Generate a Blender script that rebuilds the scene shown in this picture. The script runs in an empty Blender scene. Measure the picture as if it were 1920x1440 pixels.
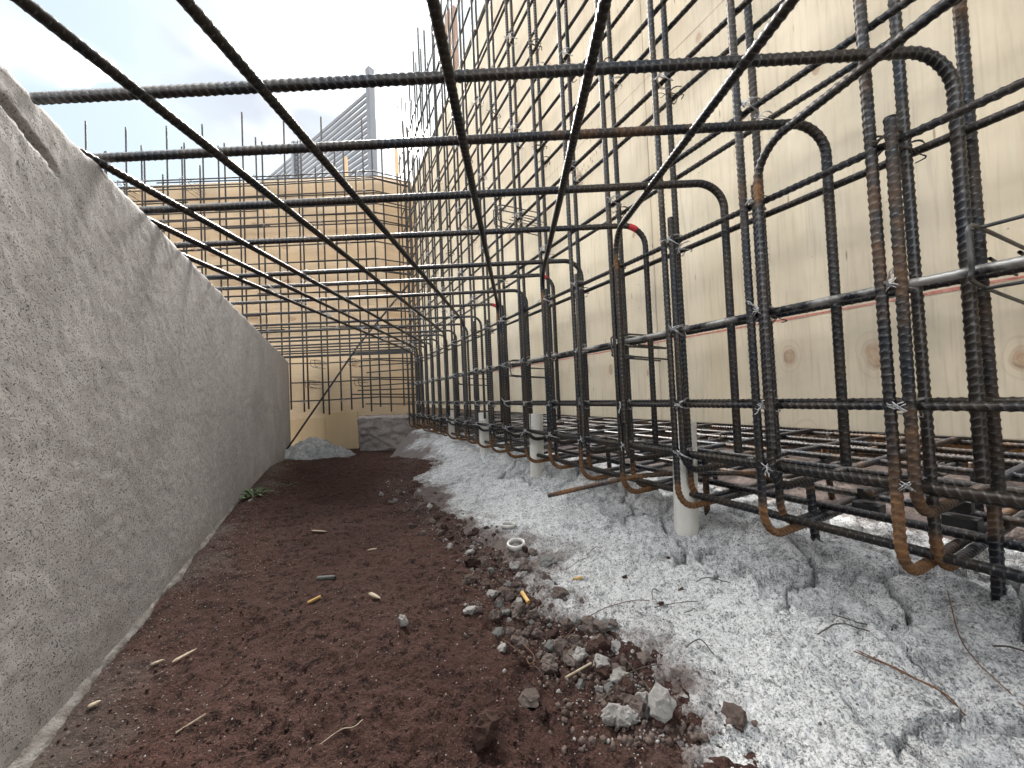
import bpy, bmesh, math, random
import numpy as np
from mathutils import Vector, Matrix

random.seed(7); rng = np.random.default_rng(7)
S = bpy.context.scene
COL = S.collection
rad = math.radians

# ------------------------------------------------------------------ camera
# world: X right, Y forward, Z up, metres; the lens sits at the origin
PITCH, ROLL = rad(1.45), rad(-2.45)
cp, sp, cr, sr = math.cos(PITCH), math.sin(PITCH), math.cos(ROLL), math.sin(ROLL)
right = Vector((1, 0, 0)); fwd = Vector((0, cp, sp)); up = Vector((0, -sp, cp))
r2 = cr*right + sr*up; u2 = -sr*right + cr*up
camd = bpy.data.cameras.new('camera'); cam = bpy.data.objects.new('camera', camd); COL.objects.link(cam)
cam.matrix_world = Matrix(((r2.x, u2.x, -fwd.x, 0), (r2.y, u2.y, -fwd.y, 0), (r2.z, u2.z, -fwd.z, 0), (0, 0, 0, 1)))
camd.sensor_width = 36; camd.lens = 13.5; camd.clip_start = .02; camd.clip_end = 2000
S.camera = cam

# ------------------------------------------------------------------ sky
SUN_EL, SUN_AZ = rad(40), rad(-20)           # behind the clouds, ahead and slightly left
wd = bpy.data.worlds.new('World'); S.world = wd; wd.use_nodes = True
nt = wd.node_tree; nt.nodes.clear()
def N(nt, typ, **kw):
    n = nt.nodes.new(typ)
    for k, v in kw.items():
        if k == 'inp':
            for a, b in v.items(): n.inputs[a].default_value = b
        else: setattr(n, k, v)
    return n
sky = N(nt, 'ShaderNodeTexSky', sky_type='NISHITA', sun_disc=False, sun_elevation=SUN_EL, sun_rotation=SUN_AZ, air_density=1.0, dust_density=1.5)
tc = N(nt, 'ShaderNodeTexCoord')
mp = N(nt, 'ShaderNodeMapping'); mp.inputs['Scale'].default_value = (1, 1, 1.7); mp.inputs['Location'].default_value = (11.3, 8.2, 5.5)
cl = N(nt, 'ShaderNodeTexNoise', inp={'Scale': 2.1, 'Detail': 3, 'Roughness': .52, 'Distortion': .25})
cr1 = N(nt, 'ShaderNodeValToRGB'); cr1.color_ramp.elements[0].position = .34; cr1.color_ramp.elements[1].position = .66
e_ = cr1.color_ramp.elements.new(.50); e_.color = (.017, .017, .017, 1)
cl2 = N(nt, 'ShaderNodeTexNoise', inp={'Scale': 3.3, 'Detail': 3, 'Roughness': .5})
cr2 = N(nt, 'ShaderNodeValToRGB')
cr2.color_ramp.elements[0].position = .36; cr2.color_ramp.elements[0].color = (.50, .54, .61, 1)
cr2.color_ramp.elements[1].position = .60; cr2.color_ramp.elements[1].color = (23, 22.6, 22, 1)
e_ = cr2.color_ramp.elements.new(.47); e_.color = (.92, .92, .94, 1)
mix = N(nt, 'ShaderNodeMix', data_type='RGBA')
sk2 = N(nt, 'ShaderNodeMix', data_type='RGBA'); sk2.inputs[0].default_value = .98; sk2.inputs[7].default_value = (.43, .525, .585, 1)
bg = N(nt, 'ShaderNodeBackground', inp={'Strength': .11}); ow = N(nt, 'ShaderNodeOutputWorld')
L = nt.links.new
L(tc.outputs['Generated'], mp.inputs[0]); L(mp.outputs[0], cl.inputs[0]); L(mp.outputs[0], cl2.inputs[0])
L(cl.outputs['Fac'], cr1.inputs[0]); L(cl2.outputs['Fac'], cr2.inputs[0])
L(sky.outputs[0], sk2.inputs[6]); L(cr1.outputs[0], mix.inputs[0]); L(sk2.outputs[2], mix.inputs[6]); L(cr2.outputs[0], mix.inputs[7])
L(mix.outputs[2], bg.inputs['Color']); L(bg.outputs[0], ow.inputs[0])

# ------------------------------------------------------------------ sun (veiled)
sd = bpy.data.lights.new('sun', 'SUN'); sd.energy = 1.1; sd.angle = rad(18); sd.color = (1, .96, .9)
so = bpy.data.objects.new('sun', sd); COL.objects.link(so)
sdir = Vector((math.sin(SUN_AZ)*math.cos(SUN_EL), math.cos(SUN_AZ)*math.cos(SUN_EL), math.sin(SUN_EL)))
so.rotation_euler = (-sdir).to_track_quat('-Z', 'Y').to_euler(); so.location = sdir*20

vs = S.view_settings; vs.view_transform = 'Standard'; vs.look = 'None'; vs.gamma = 1; vs.exposure = 3.75; vs.use_curve_mapping = False
S.render.engine = 'CYCLES'

# ------------------------------------------------------------------ frames and helpers
TH = rad(-25.8)
D2 = np.array([math.sin(TH), math.cos(TH), 0]); NN = np.array([math.cos(-TH), math.sin(-TH), 0])   # along the walls / square to them
def W(t, p, z): return t*D2 + p*NN + np.array([0, 0, z])

def hsh(ix, iy, seed):
    h = (ix.astype(np.int64)*374761393 + iy.astype(np.int64)*668265263 + seed*982451653) & 0xffffffff
    h = ((h ^ (h >> 13))*1274126177) & 0xffffffff
    h = (h ^ (h >> 16)) & 0xffffffff
    return h/4294967295.0
def vnoise(x, y, seed=0):
    x0 = np.floor(x); y0 = np.floor(y); fx = x-x0; fy = y-y0
    fx = fx*fx*(3-2*fx); fy = fy*fy*(3-2*fy)
    a = hsh(x0, y0, seed); b = hsh(x0+1, y0, seed); c = hsh(x0, y0+1, seed); d = hsh(x0+1, y0+1, seed)
    return (a*(1-fx)+b*fx)*(1-fy) + (c*(1-fx)+d*fx)*fy - .5
def fbm(x, y, scale, octv=4, gain=.5, seed=0):
    v = 0; a = 1; f = scale
    for i in range(octv):
        v = v + a*vnoise(x*f + 17.3*i, y*f - 9.1*i, seed+i); a *= gain; f *= 2.03
    return v
def worley(x, y, scale, seed=0):
    x = x*scale; y = y*scale; x0 = np.floor(x); y0 = np.floor(y)
    f1 = np.full(x.shape, 9.); f2 = np.full(x.shape, 9.)
    for dx in (-1, 0, 1):
        for dy in (-1, 0, 1):
            cx = x0+dx; cy = y0+dy
            px = cx + hsh(cx, cy, seed); py = cy + hsh(cx, cy, seed+77)
            d = np.hypot(px-x, py-y)
            f2 = np.where(d < f1, f1, np.minimum(f2, d)); f1 = np.minimum(f1, d)
    return f1, f2
def sstep(a, b, x):
    t = np.clip((x-a)/(b-a), 0, 1); return t*t*(3-2*t)

def tag(o, label=None, cat=None, group=None, kind=None):
    if label: o['label'] = label
    if cat: o['category'] = cat
    if group: o['group'] = group
    if kind: o['kind'] = kind
    return o
def link(name, me, mat=None, parent=None):
    o = bpy.data.objects.new(name, me); COL.objects.link(o)
    if mat is not None and me is not None and not me.materials: me.materials.append(mat)
    if parent is not None: o.parent = parent
    return o
def thing(name, label, cat, group=None, loc=(0, 0, 0)):
    o = bpy.data.objects.new(name, None); COL.objects.link(o); o.location = loc; o.empty_display_size = .1
    return tag(o, label, cat, group)
def np_mesh(name, V, Fq, smooth=True, tris=None):
    """V (n,3), Fq (m,4) quads, tris (k,3) optional"""
    me = bpy.data.meshes.new(name)
    Fq = np.zeros((0, 4), np.int32) if Fq is None else np.asarray(Fq, np.int32)
    tr = np.zeros((0, 3), np.int32) if tris is None else np.asarray(tris, np.int32)
    me.vertices.add(len(V)); me.vertices.foreach_set('co', np.asarray(V, np.float32).ravel())
    nl = Fq.size + tr.size; me.loops.add(nl)
    me.loops.foreach_set('vertex_index', np.concatenate([Fq.ravel(), tr.ravel()]).astype(np.int32))
    st = np.concatenate([np.arange(len(Fq))*4, len(Fq)*4 + np.arange(len(tr))*3]).astype(np.int32)
    me.polygons.add(len(st)); me.polygons.foreach_set('loop_start', st)
    me.update(calc_edges=True); me.validate()
    if smooth: me.polygons.foreach_set('use_smooth', np.ones(len(me.polygons), bool))
    return me
def attr(me, name, data):
    a = me.attributes.new(name, 'FLOAT', 'POINT'); a.data.foreach_set('value', np.asarray(data, np.float32))
def grid_faces(nr, nc):
    i = np.arange(nr-1)[:, None]*nc + np.arange(nc-1)[None, :]
    return np.stack([i, i+1, i+nc+1, i+nc], -1).reshape(-1, 4)
def box_bm(bm, c, sx, sy, sz, rot=None):
    m = Matrix.Translation(c) @ (rot.to_4x4() if rot else Matrix()) @ Matrix.Diagonal((sx, sy, sz, 1))
    return bmesh.ops.create_cube(bm, size=1, matrix=m)
def bm_obj(name, bm, mat, parent=None, smooth=False, bevel=0):
    if bevel: bmesh.ops.bevel(bm, geom=list(bm.edges), offset=bevel, segments=2, profile=.7, affect='EDGES')
    me = bpy.data.meshes.new(name); bm.to_mesh(me); bm.free()
    if smooth: me.polygons.foreach_set('use_smooth', np.ones(len(me.polygons), bool))
    return link(name, me, mat, parent)
def tube(pts, r, sides=5, taper=None):
    P = np.asarray(pts, float); T = np.gradient(P, axis=0); T /= np.linalg.norm(T, axis=1)[:, None]+1e-9
    ref = np.array([.31, .47, .83]); A = np.cross(T, ref); A /= np.linalg.norm(A, axis=1)[:, None]+1e-9; B = np.cross(T, A)
    ph = np.linspace(0, 2*np.pi, sides, endpoint=False)
    rr = np.full(len(P), r) if taper is None else r*np.asarray(taper)
    V = P[:, None, :] + rr[:, None, None]*(np.cos(ph)[None, :, None]*A[:, None, :] + np.sin(ph)[None, :, None]*B[:, None, :])
    n = len(P); i = np.arange(n-1)[:, None]*sides + np.arange(sides)[None, :]; j = np.arange(n-1)[:, None]*sides + (np.arange(sides)[None, :]+1) % sides
    Fq = np.stack([i, j, j+sides, i+sides], -1).reshape(-1, 4)
    return V.reshape(-1, 3), Fq
def join(parts):
    Vs, Fs, o = [], [], 0
    for V, F_ in parts: Vs.append(V); Fs.append(F_+o); o += len(V)
    return np.concatenate(Vs), np.concatenate(Fs)
def spline(pts, n=24):
    P = np.asarray(pts, float); k = len(P); u = np.linspace(0, k-1, n); out = []
    Q = np.vstack([2*P[0]-P[1], P, 2*P[-1]-P[-2]])
    for s in u:
        i = min(int(s), k-2); f = s-i; a, b, c, d = Q[i], Q[i+1], Q[i+2], Q[i+3]
        out.append(.5*((2*b)+(-a+c)*f+(2*a-5*b+4*c-d)*f*f+(-a+3*b-3*c+d)*f**3))
    return np.array(out)

# ------------------------------------------------------------------ materials
def new_mat(name):
    m = bpy.data.materials.new(name); m.use_nodes = True; t = m.node_tree; t.nodes.clear()
    o = N(t, 'ShaderNodeOutputMaterial'); b = N(t, 'ShaderNodeBsdfPrincipled'); t.links.new(b.outputs[0], o.inputs[0])
    return m, t, b
def ramp(t, src, stops):
    r = N(t, 'ShaderNodeValToRGB'); e = r.color_ramp.elements
    while len(e) < len(stops): e.new(.5)
    for k, (p, c) in enumerate(stops):
        e[k].position = p; e[k].color = (c, c, c, 1) if isinstance(c, (int, float)) else (*c, 1)
    t.links.new(src, r.inputs[0]); return r.outputs[0]
def noise(t, vec, scale, detail=4, rough=.5, dist=0):
    n = N(t, 'ShaderNodeTexNoise', inp={'Scale': scale, 'Detail': detail, 'Roughness': rough, 'Distortion': dist})
    if vec is not None: t.links.new(vec, n.inputs['Vector'])
    return n.outputs['Fac']
def vor(t, vec, scale, feature='F1', out='Distance', rnd=1):
    n = N(t, 'ShaderNodeTexVoronoi', feature=feature, inp={'Scale': scale, 'Randomness': rnd})
    t.links.new(vec, n.inputs['Vector']); return n.outputs[out]
def mixc(t, fac, a, b, mode='MIX'):
    m = N(t, 'ShaderNodeMix', data_type='RGBA', blend_type=mode)
    for sock, v in ((m.inputs[0], fac), (m.inputs[6], a), (m.inputs[7], b)):
        if hasattr(v, 'links') or hasattr(v, 'is_linked'): t.links.new(v, sock)
        elif isinstance(v, (int, float)): sock.default_value = v if sock == m.inputs[0] else (v, v, v, 1)
        else: sock.default_value = (*v, 1)
    return m.outputs[2]
def math_(t, op, a, b=None, c=None):
    m = N(t, 'ShaderNodeMath', operation=op)
    for k, v in enumerate((a, b, c)):
        if v is None: continue
        if isinstance(v, (int, float)): m.inputs[k].default_value = v
        else: t.links.new(v, m.inputs[k])
    return m.outputs[0]
def coords(t, scale=(1, 1, 1), kind='Object', rot=(0, 0, 0)):
    c = N(t, 'ShaderNodeTexCoord'); m = N(t, 'ShaderNodeMapping'); m.inputs['Scale'].default_value = scale; m.inputs['Rotation'].default_value = rot
    t.links.new(c.outputs[kind], m.inputs[0]); return m.outputs[0]
def bump(t, b, h, strength=.5, dist=.01, prev=None):
    n = N(t, 'ShaderNodeBump', inp={'Strength': strength, 'Distance': dist}); t.links.new(h, n.inputs['Height'])
    if prev is not None: t.links.new(prev, n.inputs['Normal'])
    t.links.new(n.outputs[0], b.inputs['Normal']); return n.outputs[0]
def geo_attr(t, name, typ='GEOMETRY'):
    a = N(t, 'ShaderNodeAttribute', attribute_name=name, attribute_type=typ); return a.outputs['Fac']

MAT = {}
def mat_rebar():
    m, t, b = new_mat('ribbed steel')
    co = coords(t); s = geo_attr(t, 's'); rust = geo_attr(t, 'rust'); lo = geo_attr(t, 'plain'); rg = geo_attr(t, 'ridge'); ru = geo_attr(t, 'rustiness', 'OBJECT')
    n1 = noise(t, co, 9, 4, .65); n2 = noise(t, co, 90, 3, .6)
    wave = math_(t, 'MULTIPLY', math_(t, 'POWER', math_(t, 'ABSOLUTE', math_(t, 'SINE', math_(t, 'MULTIPLY', s, math.pi/.0112))), 3), lo)
    ridge = math_(t, 'ADD', rg, wave)
    sc = mixc(t, ramp(t, n1, [(.36, 0), (.62, 1)]), (.013, .016, .022), (.038, .029, .022))
    # rib tops painted lighter, a highlight put into the colour to show the ribs
    sc = mixc(t, math_(t, 'MULTIPLY', ramp(t, ridge, [(.45, 0), (.9, 1)]), ramp(t, n2, [(.3, .25), (.6, .75)])), sc, (.15, .15, .152))
    rc = mixc(t, ramp(t, n2, [(.3, 0), (.65, 1)]), (.045, .018, .008), (.22, .095, .022))
    rc = mixc(t, math_(t, 'MULTIPLY', math_(t, 'SUBTRACT', 1, ridge), .45), rc, (.035, .015, .007))  # shading put into the rust colour: dark between the ribs, paler on them
    rc = mixc(t, math_(t, 'MULTIPLY', ridge, .5), rc, (.21, .135, .08))
    f = math_(t, 'ADD', math_(t, 'ADD', rust, ru), math_(t, 'MULTIPLY', math_(t, 'SUBTRACT', n1, .5), 1.7))
    f = ramp(t, f, [(.40, 0), (.80, 1)])
    cm = math_(t, 'ADD', geo_attr(t, 'cement', 'OBJECT'), math_(t, 'MULTIPLY', math_(t, 'SUBTRACT', n1, .5), 1.6)); cm = ramp(t, cm, [(.45, 0), (.62, .85)])
    t.links.new(mixc(t, cm, mixc(t, f, sc, rc), (.42, .41, .39)), b.inputs['Base Color'])
    t.links.new(math_(t, 'SUBTRACT', .6, math_(t, 'MULTIPLY', f, .56)), b.inputs['Metallic'])
    t.links.new(math_(t, 'ADD', .46, math_(t, 'MULTIPLY', f, .4)), b.inputs['Roughness'])
    bump(t, b, math_(t, 'ADD', wave, math_(t, 'MULTIPLY', n2, .25)), .9, .0018); return m
MAT['rebar'] = mat_rebar()

def mat_simple(name, c1, c2, scale=20, rough=.7, metal=0, bs=.2, bd=.002, stretch=(1, 1, 1), detail=5):
    m, t, b = new_mat(name); co = coords(t, stretch); n = noise(t, co, scale, detail, .6)
    t.links.new(mixc(t, ramp(t, n, [(.32, 0), (.68, 1)]), c1, c2), b.inputs['Base Color'])
    b.inputs['Roughness'].default_value = rough; b.inputs['Metallic'].default_value = metal
    bump(t, b, noise(t, co, scale*5, 4, .6), bs, bd); return m
MAT['wire'] = mat_simple('tie wire', (.30, .30, .31), (.55, .55, .56), 90, .38, .8)
MAT['wire_dark'] = mat_simple('black annealed wire', (.03, .028, .027), (.09, .07, .055), 60, .6, .4)
MAT['wire_rust'] = mat_simple('rusty wire', (.06, .028, .017), (.15, .072, .036), 60, .85, 0)
MAT['spacer'] = mat_simple('spacer wire', (.035, .036, .04), (.10, .095, .09), 40, .5, .4)
MAT['paint_red'] = mat_simple('red marking paint', (.50, .012, .02), (.36, .02, .022), 120, .6)
MAT['pvc'] = mat_simple('white plastic pipe', (.62, .61, .575), (.46, .44, .405), 14, .45, 0, .1, .001, (1, 1, .25))
MAT['ring'] = mat_simple('white plastic', (.66, .65, .62), (.5, .48, .45), 60, .4)
MAT['fence'] = mat_simple('grey painted aluminium', (.12, .132, .152), (.14, .152, .172), 3, .45, .1, .02)
MAT['timber'] = mat_simple('sawn pine', (.50, .35, .20), (.62, .46, .29), 12, .8, 0, .3, .002, (1, 1, .06))
MAT['chalk'] = mat_simple('red chalk', (.58, .16, .14), (.66, .36, .29), 160, .95)
MAT['chalk_faint'] = mat_simple('faint brown chalk', (.34, .22, .16), (.5, .38, .28), 160, .95)
MAT['butt'] = mat_simple('cigarette paper', (.55, .31, .09), (.62, .43, .18), 100, .9)
MAT['butt_white'] = mat_simple('cigarette white', (.7, .66, .58), (.6, .55, .45), 100, .9)
MAT['chip'] = mat_simple('splintered wood', (.30, .235, .165), (.46, .385, .29), 60, .85, 0, .3, .002, (1, 6, 1))
MAT['leaf'] = mat_simple('weed leaf', (.04, .095, .028), (.075, .15, .045), 40, .5)
MAT['black_plastic'] = mat_simple('black plastic', (.012, .012, .013), (.02, .02, .02), 40, .4)
def mat_pinkpost():
    m, t, b = new_mat('pine with red end'); co = coords(t, (1, 1, 1)); g = noise(t, coords(t, (1, 1, .05)), 40, 5, .6)
    wood = mixc(t, ramp(t, g, [(.3, 0), (.7, 1)]), (.24, .155, .11), (.33, .225, .165))
    z = N(t, 'ShaderNodeSeparateXYZ'); t.links.new(co, z.inputs[0])
    zz = math_(t, 'ADD', z.outputs[2], math_(t, 'MULTIPLY', noise(t, co, 6), .5))
    f = ramp(t, zz, [(.20, 0), (.60, .55)])
    t.links.new(mixc(t, f, wood, (.36, .12, .115)), b.inputs['Base Color']); b.inputs['Roughness'].default_value = .85; return m
MAT['pinkpost'] = mat_pinkpost()

def mat_ply(name, base_a, base_b, vertical=True, knots=(), thr=.5):
    m, t, b = new_mat(name)
    st = (1, 1, .05) if vertical else (.05, 1, 1)
    loc = N(t, 'ShaderNodeObjectInfo'); c0 = N(t, 'ShaderNodeTexCoord')
    add = N(t, 'ShaderNodeVectorMath', operation='ADD'); mul = N(t, 'ShaderNodeVectorMath', operation='SCALE'); mul.inputs['Scale'].default_value = 37.
    cmb = N(t, 'ShaderNodeCombineXYZ'); t.links.new(loc.outputs['Random'], cmb.inputs[0]); t.links.new(loc.outputs['Random'], cmb.inputs[2])
    t.links.new(cmb.outputs[0], mul.inputs[0]); t.links.new(c0.outputs['Object'], add.inputs[0]); t.links.new(mul.outputs[0], add.inputs[1])
    def mapped(sc):
        q = N(t, 'ShaderNodeMapping'); q.inputs['Scale'].default_value = sc; t.links.new(add.outputs[0], q.inputs[0]); return q.outputs[0]
    co = mapped((1, 1, 1)); gr = mapped(st)
    # wide soft bands of veneer, grain streaks, short dark flecks
    band = noise(t, mapped((1, 1, .18) if vertical else (.18, 1, 1)), 5, 4, .5, .8)
    grain = noise(t, gr, 120, 4, .6, .3)
    col = mixc(t, ramp(t, band, [(.3, 0), (.7, 1)]), base_a, base_b)
    col = mixc(t, ramp(t, grain, [(.30, .5), (.5, 0)]), col, tuple(.72*x for x in base_a))
    col = mixc(t, ramp(t, grain, [(.6, 0), (.8, .35)]), col, tuple(min(.85, 1.2*x) for x in base_b))
    fv = N(t, 'ShaderNodeTexVoronoi', inp={'Scale': 60}); t.links.new(mapped((1, 1, .16) if vertical else (.16, 1, 1)), fv.inputs['Vector']); fl, flr = fv.outputs['Distance'], fv.outputs['Color']
    sepf = N(t, 'ShaderNodeSeparateColor'); t.links.new(flr, sepf.inputs[0])
    fm = math_(t, 'MULTIPLY', ramp(t, fl, [(.06, 1), (.14, 0)]), math_(t, 'GREATER_THAN', sepf.outputs[0], .72))
    col = mixc(t, math_(t, 'MULTIPLY', fm, .7), col, (.26, .165, .095))
    # knots with growth rings, few and of unequal size
    kn = mapped((1, 1, .55) if vertical else (.55, 1, 1))
    kw = N(t, 'ShaderNodeVectorMath', operation='ADD'); nv = N(t, 'ShaderNodeTexNoise', inp={'Scale': 9, 'Detail': 2}); t.links.new(kn, nv.inputs['Vector'])
    nsc = N(t, 'ShaderNodeVectorMath', operation='SCALE'); nsc.inputs['Scale'].default_value = .03; t.links.new(nv.outputs['Color'], nsc.inputs[0])
    t.links.new(kn, kw.inputs[0]); t.links.new(nsc.outputs[0], kw.inputs[1])
    def swz(v):
        a_ = N(t, 'ShaderNodeSeparateXYZ'); b_ = N(t, 'ShaderNodeCombineXYZ'); t.links.new(v, a_.inputs[0]); t.links.new(a_.outputs[0], b_.inputs[0]); t.links.new(a_.outputs[2], b_.inputs[1]); return b_.outputs[0]
    kv = N(t, 'ShaderNodeTexVoronoi', feature='F1', voronoi_dimensions='2D', inp={'Scale': 3.1, 'Randomness': 1.}); t.links.new(swz(kw.outputs[0]), kv.inputs['Vector'])
    sk = N(t, 'ShaderNodeSeparateColor'); t.links.new(kv.outputs['Color'], sk.inputs[0])
    on = math_(t, 'GREATER_THAN', sk.outputs[1], thr)
    dk = math_(t, 'DIVIDE', kv.outputs['Distance'], math_(t, 'ADD', .55, math_(t, 'MULTIPLY', sk.outputs[2], .7)))
    if knots:      # the knots one can point at, in metres along / up the wall
        gp = N(t, 'ShaderNodeNewGeometry'); dt = N(t, 'ShaderNodeVectorMath', operation='DOT_PRODUCT'); dt.inputs[1].default_value = tuple(D2); t.links.new(gp.outputs['Position'], dt.inputs[0])
        sz_ = N(t, 'ShaderNodeSeparateXYZ'); t.links.new(gp.outputs['Position'], sz_.inputs[0])
        wob = math_(t, 'MULTIPLY', math_(t, 'SUBTRACT', noise(t, gp.outputs['Position'], 22, 2), .5), .014)
        dk = math_(t, 'ADD', math_(t, 'MULTIPLY', dk, on), math_(t, 'MULTIPLY', math_(t, 'SUBTRACT', 1, on), 1.)); on = 1.
        for (kt, kz, kr) in knots:
            a_ = math_(t, 'DIVIDE', math_(t, 'ADD', math_(t, 'SUBTRACT', dt.outputs['Value'], kt), wob), kr*.62)
            b_ = math_(t, 'DIVIDE', math_(t, 'ADD', math_(t, 'SUBTRACT', sz_.outputs[2], kz), wob), kr)
            q_ = math_(t, 'SQRT', math_(t, 'ADD', math_(t, 'MULTIPLY', a_, a_), math_(t, 'MULTIPLY', b_, b_)))
            dk = math_(t, 'MINIMUM', dk, math_(t, 'MULTIPLY', q_, .065))
    rings = math_(t, 'SINE', math_(t, 'ADD', math_(t, 'MULTIPLY', dk, 120.), math_(t, 'MULTIPLY', noise(t, co, 11, 3), 7.)))
    core = math_(t, 'MULTIPLY', ramp(t, dk, [(.055, 1), (.08, 0)]), on)
    halo = math_(t, 'MULTIPLY', math_(t, 'MULTIPLY', ramp(t, dk, [(.08, 1), (.20, 0)]), ramp(t, rings, [(.35, .15), (.95, 1)])), on)
    col = mixc(t, math_(t, 'MULTIPLY', halo, .42), col, (.50, .35, .20))
    col = mixc(t, math_(t, 'MULTIPLY', core, ramp(t, noise(t, co, 90, 3), [(.3, .35), (.7, .7)])), col, (.45, .235, .135))
    col = mixc(t, math_(t, 'MULTIPLY', math_(t, 'MULTIPLY', ramp(t, dk, [(.045, 0), (.062, 1), (.066, 1), (.085, 0)]), on), ramp(t, noise(t, co, 40, 3), [(.4, 0), (.65, .55)])), col, (.20, .10, .055))
    # grey handling marks
    dirt = noise(t, co, 2.6, 5, .65)
    col = mixc(t, ramp(t, dirt, [(.48, 0), (.72, .5)]), col, (.44, .38, .30))
    spat = ramp(t, vor(t, co, 26, 'F1'), [(.035, 1), (.06, 0)]); spm = ramp(t, noise(t, co, 3.3, 3), [(.56, 0), (.62, 1)])
    col = mixc(t, math_(t, 'MULTIPLY', math_(t, 'MULTIPLY', spat, spm), .7), col, (.12, .10, .085))
    t.links.new(col, b.inputs['Base Color']); b.inputs['Roughness'].default_value = .78; b.inputs['Specular IOR Level'].default_value = .25
    bump(t, b, math_(t, 'SUBTRACT', grain, math_(t, 'MULTIPLY', fm, .6)), .25, .0015); return m
MAT['ply'] = mat_ply('form plywood', (.74, .625, .455), (.82, .725, .575), True,
    ((.51, .056, .017), (.36, .045, .021), (.187, .022, .015), (.938, .048, .009), (1.265, .091, .020), (1.12, .075, .016), (.69, .959, .012), (.424, .658, .010), (.80, .70, .012), (.97, .52, .010)), .90)
MAT['ply_back'] = mat_ply('tan form plywood', (.66, .485, .305), (.76, .59, .40), False, (), .45)
MAT['ply_plain'] = mat_simple('sanded plywood', (.60, .43, .24), (.66, .49, .30), 8, .7, 0, .15, .001, (1, 1, .08))
MAT['ply_edge'] = mat_simple('plywood edge', (.3, .2, .12), (.45, .32, .2), 60, .9, 0, .3, .002, (.05, .05, 3))

def mat_concrete():
    m, t, b = new_mat('old cast concrete'); co = coords(t)
    big = noise(t, co, 2.6, 5, .65, .6); mid = noise(t, co, 11, 5, .7); fine = noise(t, co, 210, 3, .7)
    col = mixc(t, ramp(t, big, [(.3, 0), (.7, 1)]), (.30, .286, .286), (.43, .414, .41))
    col = mixc(t, ramp(t, mid, [(.35, .4), (.55, 0)]), col, (.27, .255, .255))
    col = mixc(t, ramp(t, fine, [(.3, .5), (.5, 0)]), col, (.19, .178, .178))
    col = mixc(t, ramp(t, fine, [(.62, 0), (.85, .3)]), col, (.48, .47, .46))
    # faint rust and lime streaks running down the face
    stk = noise(t, coords(t, (1, 1, .11)), 9, 4, .6, .5)
    col = mixc(t, ramp(t, stk, [(.62, 0), (.74, .4)]), col, (.33, .25, .19))
    col = mixc(t, ramp(t, noise(t, coords(t, (1, 1, .2), rot=(.4, .2, .3)), 6, 3, .6), [(.64, 0), (.76, .35)]), col, (.6, .585, .55))
    zc = N(t, 'ShaderNodeSeparateXYZ'); t.links.new(co, zc.inputs[0])
    pl = math_(t, 'ABSOLUTE', math_(t, 'ADD', math_(t, 'SUBTRACT', zc.outputs[2], -.05), math_(t, 'MULTIPLY', math_(t, 'SUBTRACT', noise(t, co, 3, 4), .5), .35)))
    col = mixc(t, math_(t, 'MULTIPLY', ramp(t, pl, [(.004, .55), (.02, 0)]), ramp(t, mid, [(.4, 0), (.6, 1)])), col, (.22, .205, .20))
    dark_mask = ramp(t, math_(t, 'ADD', math_(t, 'MULTIPLY', zc.outputs[2], -1.6), math_(t, 'MULTIPLY', noise(t, co, 5, 4, .6), .6)), [(.82, 0), (1.0, .55)])  # darker towards the foot of the wall
    col = mixc(t, dark_mask, col, (.20, .175, .155))
    # air holes of two sizes
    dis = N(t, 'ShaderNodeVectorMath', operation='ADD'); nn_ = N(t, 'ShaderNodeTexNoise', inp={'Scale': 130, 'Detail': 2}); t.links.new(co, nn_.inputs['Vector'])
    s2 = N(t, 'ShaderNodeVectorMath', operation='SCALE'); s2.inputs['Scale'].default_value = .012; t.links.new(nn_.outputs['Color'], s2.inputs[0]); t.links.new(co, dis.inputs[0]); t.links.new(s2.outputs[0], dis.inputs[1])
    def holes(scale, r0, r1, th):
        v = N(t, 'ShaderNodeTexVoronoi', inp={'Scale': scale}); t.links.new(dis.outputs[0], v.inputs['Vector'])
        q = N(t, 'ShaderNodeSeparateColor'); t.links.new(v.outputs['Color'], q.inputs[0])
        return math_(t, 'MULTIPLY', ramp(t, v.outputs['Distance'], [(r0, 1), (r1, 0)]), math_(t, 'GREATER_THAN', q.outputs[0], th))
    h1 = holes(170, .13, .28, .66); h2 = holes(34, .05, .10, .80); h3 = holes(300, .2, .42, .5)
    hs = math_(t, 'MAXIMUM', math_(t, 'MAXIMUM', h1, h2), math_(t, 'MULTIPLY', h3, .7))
    col = mixc(t, math_(t, 'MULTIPLY', hs, .78), col, (.045, .040, .040))  # holes darkened in the colour, painting the shade inside them
    t.links.new(col, b.inputs['Base Color']); b.inputs['Roughness'].default_value = .9; b.inputs['Specular IOR Level'].default_value = .2
    hh = math_(t, 'SUBTRACT', math_(t, 'ADD', math_(t, 'MULTIPLY', fine, .5), math_(t, 'MULTIPLY', mid, .6)), math_(t, 'MULTIPLY', hs, 1.))
    bump(t, b, hh, .65, .003); return m
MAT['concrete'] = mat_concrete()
MAT['ledge'] = mat_simple('dirty concrete lip', (.07, .055, .048), (.24, .23, .215), 40, .95, 0, .9, .006)

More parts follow.
